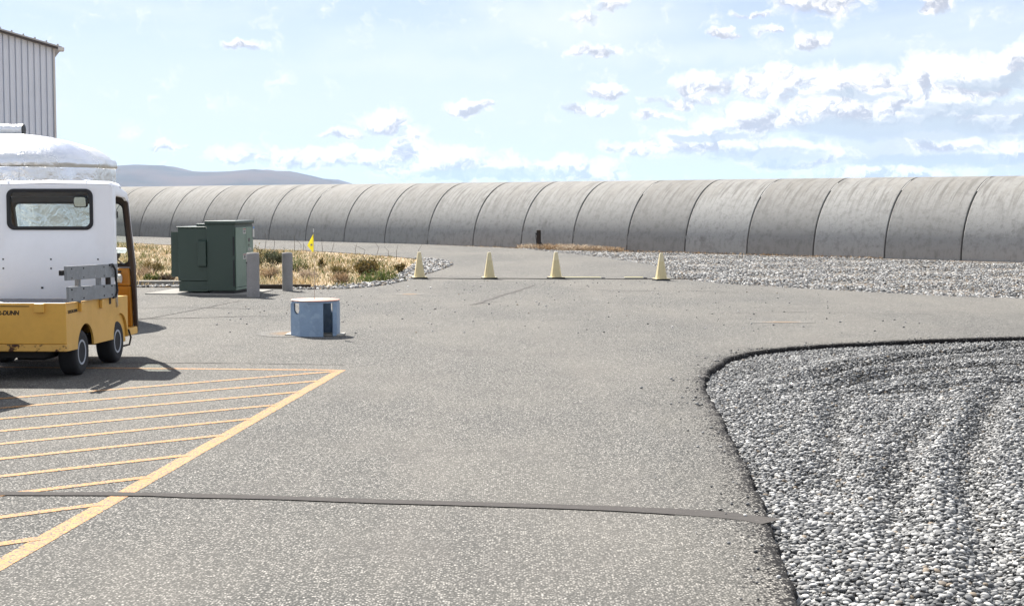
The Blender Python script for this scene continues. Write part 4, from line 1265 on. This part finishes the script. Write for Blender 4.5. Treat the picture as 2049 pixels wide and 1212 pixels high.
mx = t.n('ShaderNodeMixShader')
t.put(mx.inputs[0], fr.outputs[0]); t.put(mx.inputs[1], tr.outputs[0]); t.put(mx.inputs[2], gl.outputs[0])
t.put(mat_glass.node_tree.nodes['Material Output'].inputs[0], mx.outputs[0])
mat_mirror, t, b = new_mat('mirror_glass')
b.inputs['Metallic'].default_value = 1; b.inputs['Roughness'].default_value = 0.05; b.inputs['Base Color'].default_value = (0.8, 0.8, 0.8, 1)

CW = 1.37
cart = thing('utility_cart', 'yellow and white electric utility cart with open cargo bed, parked at the left', 'utility cart', (-4.37, 14.66, 0), -math.atan(0.03))

def rrect(cx, cz, w, h, r, n=6):
    pts = []
    for (sx, sz, a0) in ((1, 1, 0), (-1, 1, PI / 2), (-1, -1, PI), (1, -1, 1.5 * PI)):
        for k in range(n + 1):
            a = a0 + PI / 2 * k / n
            pts.append((cx + sx * (w / 2 - r) + r * math.cos(a), cz + sz * (h / 2 - r) + r * math.sin(a)))
    return pts

# body sides with wheel arches
def side_outline():
    pts = [(0.0, 0.765), (0.0, 0.29)]
    for c, zt in ((0.60, 0.52), (1.815, 0.535)):
        zb = 0.29 - 0.022 * (c / 2.0)
        for q in np.linspace(PI, 0, 15):
            pts.append((c + 0.262 * math.cos(q), zb + (zt - zb) * math.sin(q)))
    pts += [(2.10, 0.262), (2.10, 0.712)]
    return pts
for xs in (0.0, -CW + 0.022):
    MB().prism([(xs, y_, z_) for y_, z_ in side_outline()], (-0.022, 0, 0)).build('side_panel', mat_yellow, cart)
tg = MB().box(-CW, 0.002, -0.012, 0.012, 0.362, 0.768).build('tailgate', mat_yellow, cart, bevel=0.006)
bl_ = MB().box(-CW - 0.003, 0.006, -0.022, 0.05, 0.29, 0.358).build('rear_bumper_lip', mat_lip, cart, bevel=0.008)
MB().box(-CW + 0.025, -0.025, 0.014, 1.60, 0.66, 0.70).build('bed_floor', mat_bed, cart)
MB().box(-CW + 0.025, -0.025, 1.64, 2.085, 0.20, 0.712).build('seat_box', mat_yellow, cart, bevel=0.006)
MB().box(-CW + 0.1, -0.10, 1.68, 2.08, 0.714, 0.80).build('seat_cushion', mat_seat, cart, bevel=0.03)
MB().box(-CW + 0.003, -0.003, 2.087, 2.50, 0.252, 0.335).build('floor_pan', mat_yellow, cart, bevel=0.01)
MB().box(-CW + 0.25, -0.25, 0.06, 2.0, 0.22, 0.34).build('chassis', mat_frame, cart)
for yy in (0.55, 1.76):
    MB().tube([(-CW + 0.08, yy, 0.23), (-0.1, yy, 0.23)], 0.035, 8).build('axle', mat_frame, cart)
MB().box(-0.62, -0.30, 0.30, 0.75, 0.17, 0.30).build('drive_unit', mat_frame, cart, bevel=0.03)
# inner wheel housings keep daylight out of the arches
for yy in (0.60, 1.815):
    for xs in (-0.29, -CW + 0.27):
        MB().box(xs, xs + 0.02, yy - 0.3, yy + 0.3, 0.25, 0.64).build('wheel_housing', mat_yellow, cart)

def wheel(x, y_, right):
    sg = 1 if right else -1
    ty = thing_part('wheel', (x, y_, 0.23), cart)
    prof = [(0.130, 0.085), (0.17, 0.094), (0.208, 0.090), (0.226, 0.072), (0.231, 0.04), (0.231, -0.04), (0.226, -0.072), (0.208, -0.090), (0.17, -0.094), (0.130, -0.085)]
    MB().lathe(prof, 40, 'X').build('tyre', mat_tyre, ty, smooth=True, auto=60)
    MB().lathe([(0.132, 0.080 * sg), (0.126, 0.090 * sg), (0.108, 0.088 * sg), (0.098, 0.05 * sg), (0.085, 0.0 * sg), (0.05, 0.02 * sg), (0.0, 0.021 * sg)], 32, 'X').build('rim', mat_rim, ty, smooth=True, auto=60)
    MB().lathe([(0.042, 0.02 * sg), (0.038, 0.07 * sg), (0.0, 0.074 * sg)], 20, 'X').build('hub', mat_frame if right else mat_rim, ty, smooth=True)
    mb = MB()
    for k in range(5):
        a = 2 * PI * k / 5
        mb.lathe([(0.008, 0.0 * sg), (0.008, 0.03 * sg), (0.0, 0.032 * sg)], 6, 'X', (0, 0.068 * math.cos(a), 0.068 * math.sin(a)))
    mb.build('lug_nuts', mat_rim, ty)
    return ty
def thing_part(name, loc, parent):
    o = bpy.data.objects.new(name, None); o.empty_display_size = 0.1
    link(o, parent); o.location = loc
    return o
wheel(-0.115, 0.55, True); wheel(-CW + 0.115, 0.55, False)
wheel(-0.105, 1.76, True); wheel(-CW + 0.105, 1.76, False)

# cab: back wall with window
BY = 1.60
outer = rrect(-CW / 2, (0.70 + 1.955) / 2, CW, 1.255, 0.055)
hole = rrect(-0.687, 1.6745, 0.905, 0.405, 0.065)
MB().ring([(a, BY, c_) for a, c_ in outer], [(a, BY, c_) for a, c_ in hole], (0, 0.03, 0)).build('cab_back', mat_white, cart, bevel=0.008, smooth=True)
MB().ring([(a, BY - 0.012, c_) for a, c_ in rrect(-0.687, 1.6745, 0.945, 0.445, 0.08)], [(a, BY - 0.012, c_) for a, c_ in rrect(-0.687, 1.6745, 0.868, 0.368, 0.055)], (0, 0.05, 0)).build('window_gasket', mat_dark, cart, smooth=True, bevel=0.006)
wn_ = MB().prism([(a, BY + 0.010, c_) for a, c_ in rrect(-0.687, 1.6745, 0.90, 0.40, 0.06)], (0, 0.004, 0)).build('rear_window', mat_glass, cart)
# cab sides: strip behind the door opening, and the header over it
def cab_side(x0, x1):
    pts = [(BY + 0.032, 0.60), (BY + 0.15, 0.60), (BY + 0.135, 1.2), (BY + 0.12, 1.79)]
    pts += [(BY + 0.14, 1.822), (2.06, 1.80), (2.135, 1.77), (2.165, 1.735), (2.20, 1.80), (2.15, 1.86), (BY + 0.2, 1.935), (BY + 0.032, 1.945)]
    return MB().prism([(x0, a, c_) for a, c_ in pts], (x1 - x0, 0, 0))
cab_side(-0.035, 0.0).build('cab_side', mat_white, cart, bevel=0.008, smooth=True)
cab_side(-CW, -CW + 0.035).build('cab_side', mat_white, cart, bevel=0.008, smooth=True)
# brown door pillars between the header and the floor
def door_pillar(xa, xb):
    pts = [(2.135, 1.768), (2.163, 1.732), (2.33, 1.15), (2.395, 0.95), (2.49, 0.27), (2.535, 0.27), (2.466, 1.03), (2.336, 1.38), (2.195, 1.79)]
    return MB().prism([(xa, a, c_) for a, c_ in pts], (xb - xa, 0, 0))
door_pillar(-0.045, -0.001).build('door_pillar', mat_brown, cart, bevel=0.006, smooth=True)
door_pillar(-CW + 0.001, -CW + 0.045).build('door_pillar', mat_brown, cart, bevel=0.006, smooth=True)
# roof
def roof_row(y_, z_, inset, r=0.045):
    pts = [(-CW + inset, y_, z_ - r), (-CW + inset + r * 0.35, y_, z_ - r * 0.3), (-CW + inset + r * 1.2, y_, z_)]
    pts += [(-CW / 2, y_, z_ + 0.012)]
    pts += [(-inset - r * 1.2, y_, z_), (-inset - r * 0.35, y_, z_ - r * 0.3), (-inset, y_, z_ - r)]
    return pts
rows = [roof_row(BY - 0.006, 1.945, 0.0), roof_row(BY + 0.02, 1.972, 0.0), roof_row(BY + 0.1, 1.978, 0.0), roof_row(BY + 0.3, 1.965, 0.0), roof_row(2.0, 1.915, 0.0), roof_row(2.14, 1.885, 0.0), roof_row(2.20, 1.85, 0.0), roof_row(2.215, 1.81, 0.0)]
mb = MB(); m_ = 7
low = [[(p[0], p[1], min(p[2], rows[i][0][2]) - 0.02) for p in row] for i, row in enumerate(rows)]
mb.add([p for r_ in rows for p in r_], [(i * m_ + k, i * m_ + k + 1, (i + 1) * m_ + k + 1, (i + 1) * m_ + k) for i in range(len(rows) - 1) for k in range(m_ - 1)])
mb.build('roof', mat_white, cart, smooth=True, auto=60)
MB().prism([(-0.036, BY + 0.04, 1.90), (-0.036, BY + 0.3, 1.895), (-0.036, 2.1, 1.835), (-0.036, 2.1, 1.815), (-0.036, BY + 0.3, 1.87), (-0.036, BY + 0.04, 1.88)], (-CW + 0.072, 0, 0)).build('headliner', mat_brown, cart)
for xx in (-1.14, -0.29):
    MB().lathe([(0.05, 1.972), (0.03, 1.992), (0.0, 1.994)], 12, 'Z', (xx, BY + 0.06, 0)).build('roof_boss', mat_white, cart, smooth=True)
# front wall: white outside, brown inside, windshield
def yp(z): return float(np.interp(z, [0.25, 1.03, 1.38, 1.806], [2.545, 2.475, 2.345, 2.20]))
def on(pts, dy): return [(a, yp(c_) + dy, c_) for a, c_ in pts]
def dense(pts, n=3):
    out = []
    for i in range(len(pts)):
        a, c_ = pts[i], pts[(i + 1) % len(pts)]
        for k in range(n): out.append((a[0] + (c_[0] - a[0]) * k / n, a[1] + (c_[1] - a[1]) * k / n))
    return out
o_ = dense(rrect(-CW / 2, 1.415, CW - 0.004, 0.80, 0.03)); i_ = dense(rrect(-CW / 2, 1.395, CW - 0.12, 0.70, 0.07))
MB().ring(on(o_, -0.012), on(i_, -0.012), (0, 0.012, 0)).build('front_shell', mat_white, cart, smooth=True)
oo_ = dense(rrect(-CW / 2, 1.415, CW - 0.095, 0.80, 0.03))
MB().ring(on(oo_, -0.040), on(i_, -0.040), (0, 0.024, 0)).build('front_lining', mat_brown, cart, smooth=True)
MB().ring(on(dense(rrect(-CW / 2, 1.395, CW - 0.11, 0.72, 0.08)), -0.046), on(dense(rrect(-CW / 2, 1.395, CW - 0.14, 0.675, 0.06)), -0.046), (0, 0.05, 0)).build('windshield_gasket', mat_dark, cart, smooth=True)
MB().prism([(-CW / 2 + sx * (CW - 0.13) / 2, yp(zz) - 0.02, zz) for sx, zz in ((1, 1.06), (1, 1.38), (1, 1.73), (-1, 1.73), (-1, 1.38), (-1, 1.06))], (0, 0.005, 0)).build('windshield', mat_glass, cart)
mb = MB()
for z0, z1 in ((0.265, 0.65), (0.65, 1.013)):
    mb.hexa([(-CW + 0.04, yp(z0) - 0.03, z0), (-0.04, yp(z0) - 0.03, z0), (-0.04, yp(z0) - 0.002, z0), (-CW + 0.04, yp(z0) - 0.002, z0)],
            [(-CW + 0.04, yp(z1) - 0.03, z1), (-0.04, yp(z1) - 0.03, z1), (-0.04, yp(z1) - 0.002, z1), (-CW + 0.04, yp(z1) - 0.002, z1)])
mb.build('front_panel', mat_white, cart)
MB().hexa([(-CW + 0.12, 2.40, 0.34), (-0.05, 2.40, 0.34), (-0.05, 2.48, 0.34), (-CW + 0.12, 2.48, 0.34)],
          [(-CW + 0.12, 2.36, 0.80), (-0.05, 2.36, 0.80), (-0.05, 2.45, 0.80), (-CW + 0.12, 2.45, 0.80)]).build('kick_panel', mat_yellow_bounce, cart)
MB().hexa([(-CW + 0.12, 2.36, 0.805), (-0.05, 2.36, 0.805), (-0.05, 2.44, 0.805), (-CW + 0.12, 2.44, 0.805)],
          [(-CW + 0.12, 2.36, 1.005), (-0.055, 2.36, 1.005), (-0.055, 2.43, 1.005), (-CW + 0.12, 2.43, 0.99)]).build('dashboard', mat_yellow_bounce, cart, bevel=0.015)
MB().box(-0.24, -0.14, 2.350, 2.359, 0.955, 0.975).build('dash_slot', mat_dark, cart)
MB().lathe([(0.05, -0.13), (0.05, 0.0), (0.0, 0.001)], 14, 'X', (-0.13, 2.31, 0.89)).build('dash_tube', mat_white_lbl, cart, smooth=True)
# steering wheel and column
sw = thing_part('steering_wheel', (-0.98, 2.16, 1.0), cart); sw.rotation_euler = (math.radians(-50), 0, 0)
ring_pts = [(0.17 * math.cos(a), 0.17 * math.sin(a), 0) for a in np.linspace(0, 2 * PI, 33)]
MB().tube(ring_pts, 0.012, 8, False).build('wheel_ring', mat_dark, sw, smooth=True)
for a in (0.5, 2.6, 4.7):
    MB().tube([(0, 0, -0.02), (0.17 * math.cos(a), 0.17 * math.sin(a), 0)], 0.009, 6).build('spoke', mat_dark, sw)
MB().tube([(-0.98, 2.17, 0.99), (-0.98, 2.38, 0.75)], 0.022, 8).build('steering_column', mat_dark, cart)
# interior mirror
rm = thing_part('rear_view_mirror', (-0.50, 2.05, 1.755), cart); rm.rotation_euler = (0.12, 0, -0.25)
MB().prism([(a, 0, c_) for a, c_ in rrect(0, 0, 0.165, 0.125, 0.03)], (0, 0.03, 0)).build('mirror_housing', mat_dark, rm, bevel=0.006)
MB().prism([(a, -0.003, c_) for a, c_ in rrect(0, 0, 0.145, 0.105, 0.024)], (0, 0.002, 0)).build('mirror_glass', mat_mirror, rm)
MB().tube([(0, 0.03, 0.03), (0.0, 0.06, 0.12)], 0.008, 6).build('mirror_arm', mat_dark, rm)
# side mirror by the right pillar; reflected sky painted as white glass
sm = thing_part('side_mirror', (-0.225, 2.58, 1.17), cart)
V, F = ico(2)
MB().add([(v[0] * 0.06 - 0.05, v[1] * 0.07, v[2] * 0.075 - 0.01) for v in V], [tuple(int(q) for q in f) for f in F]).build('mirror_housing', mat_brown, sm, smooth=True)
MB().prism([(a, -0.075, c_) for a, c_ in rrect(0.03, 0.025, 0.15, 0.05, 0.02)], (0, 0.02, 0.01)).build('mirror_glass', mat_white, sm, bevel=0.005)
MB().tube([(-0.05, 0.0, -0.06), (0.07, -0.02, -0.14)], 0.010, 6).build('mirror_arm', mat_brown, sm)

# bed rails: two grey boards on stakes along the right side
rk = thing_part('stake_rack', (0, 0, 0), cart)
def rail(z0a, z1a, z0b, z1b, ya, yb, lean):
    xa, xb = 0.006 + lean, 0.036 + lean
    MB().hexa([(xa, ya, z0a), (xb, ya, z0a), (xb, yb, z0b), (xa, yb, z0b)], [(xa - 0.003, ya, z1a), (xb - 0.003, ya, z1a), (xb - 0.003, yb, z1b), (xa - 0.003, yb, z1b)]).build('board', mat_plank, rk, bevel=0.003)
rail(0.99, 1.13, 0.945, 1.085, -0.07, 1.62, 0.004)
rail(0.775, 0.925, 0.725, 0.865, 0.0, 1.60, 0.0)
for yy, z1 in ((0.42, 1.10), (1.10, 1.075), (1.44, 1.06)):
    MB().box(-0.035, 0.003, yy - 0.035, yy + 0.035, 0.66, z1).build('stake', mat_timber if yy > 1.4 else mat_plank, rk)
MB().box(-0.03, 0.0, -0.11, -0.03, 1.04, 1.09).build('latch', mat_frame, rk)
mb = MB()
for yy in (0.05, 0.42, 1.10, 1.38):
    for zz in (0.80, 0.895, 1.01, 1.10):
        mb.lathe([(0.009, 0.030), (0.009, 0.0405), (0.0, 0.042)], 6, 'X', (0.002, yy + 0.02, zz - 0.026 * yy))
mb.build('bolts', mat_frame, rk)
MB().tube([(0.04, 1.30, 1.085), (0.058, 1.36, 1.09), (0.062, 1.45, 1.03), (0.05, 1.52, 0.90), (0.052, 1.545, 0.80), (0.05, 1.50, 0.735), (0.04, 1.42, 0.73)], 0.012, 8).build('bungee_strap', mat_dark, rk, smooth=True)
# stake pockets
for yy in (0.42, 1.10):
    MB().box(0.001, 0.034, yy - 0.045, yy + 0.045, 0.665 - 0.02 * yy, 0.752 - 0.02 * yy).build('stake_pocket', mat_yellow, cart, bevel=0.006)
for xx in (-0.255, -1.10):
    MB().box(xx - 0.05, xx + 0.05, -0.052, -0.013, 0.675, 0.762).build('stake_pocket', mat_yellow, cart, bevel=0.006)
MB().tube([(-CW + 0.3, -0.016, 0.737), (-0.36, -0.016, 0.735)], 0.004, 5).build('tailgate_seam', mat_frame, cart)
mb = MB()
for xx in (-1.21, -0.686, -0.17):
    for zz in (1.135, 1.035):
        mb.lathe([(0.009, -0.006), (0.0, -0.008)], 8, 'Z', (0, 0, 0)) if False else mb.box(xx - 0.008, xx + 0.008, BY - 0.005, BY - 0.0005, zz - 0.008, zz + 0.008)
mb.box(-0.80, -0.775, BY - 0.006, BY - 0.0005, 0.815, 0.835)
mb.build('panel_bolts', mat_frame, cart)
MB().tube([(0.005, 2.10, 0.33), (0.02, 2.14, 0.24), (0.01, 2.11, 0.16), (-0.04, 2.02, 0.15)], 0.011, 8).build('hose', mat_timber, cart, smooth=True)
MB().box(0.001, 0.012, 1.632, 1.66, 0.90, 0.98).build('door_latch', mat_frame, cart)
MB().box(0.001, 0.014, 1.73, 1.745, 1.58, 1.65).build('door_hinge', mat_frame, cart)

def text_mesh(name, body, size, mat, parent, loc, rot, sx=1.0, shear=0.0):
    cu_ = bpy.data.curves.new(name, 'FONT')
    cu_.body = body; cu_.size = size; cu_.align_x = 'CENTER'; cu_.align_y = 'CENTER'; cu_.extrude = 0.0008; cu_.shear = shear; cu_.offset = size * 0.04
    tmp = bpy.data.objects.new(name, cu_)
    COL.objects.link(tmp)
    dg = bpy.context.evaluated_depsgraph_get()
    me = bpy.data.meshes.new_from_object(tmp.evaluated_get(dg))
    bpy.data.objects.remove(tmp)
    me.materials.clear(); me.materials.append(mat)
    o = link(bpy.data.objects.new(name, me), parent)
    o.location = loc; o.rotation_euler = rot; o.scale = (sx, 1, 1)
    return o
text_mesh('lettering', 'TAYLOR-DUNN', 0.058, mat_frame, cart, (-0.655, -0.0135, 0.668), (PI / 2, 0, 0), 0.92, 0.15)
text_mesh('lettering', 'TAYLOR-DUNN', 0.042, mat_frame, cart, (0.0015, 0.19, 0.672), (PI / 2, 0, PI / 2), 1.0, 0.1)

# made-up box on wheels outside the frame, added to cast a shadow tip
mat_grey_box = paint('added_shadow_box_grey', (0.22, 0.23, 0.24), 0.5, dirt=0.4, scale=4)
bt = thing('added_shadow_box', 'grey box on wheels added unseen outside the left edge to cast the shadow in view', 'shadow caster', (-4.87, 14.1, 0), -0.25)
MB().box(-1.1, 0.0, -0.85, 0.0, 0.30, 1.40).build('body', mat_grey_box, bt, bevel=0.02)
MB().box(-1.13, 0.02, -0.87, 0.02, 1.402, 1.45).build('added_box_lid', mat_frame, bt, bevel=0.01)
for yy in (-0.80, -0.05):
    MB().lathe([(0.0, -0.05), (0.15, -0.09), (0.2, 0.05), (0.0, 0.05)], 24, 'X', (-0.2, yy, 0.2)).build('wheel', mat_tyre, bt)  # wheel of the added shadow box
    MB().lathe([(0.0, -0.05), (0.15, -0.09), (0.2, 0.05), (0.0, 0.05)], 24, 'X', (-0.9, yy, 0.2)).build('wheel', mat_tyre, bt)  # wheel of the added shadow box
MB().box(-1.0, -0.1, -0.75, -0.1, 0.16, 0.298).build('chassis', mat_frame, bt)
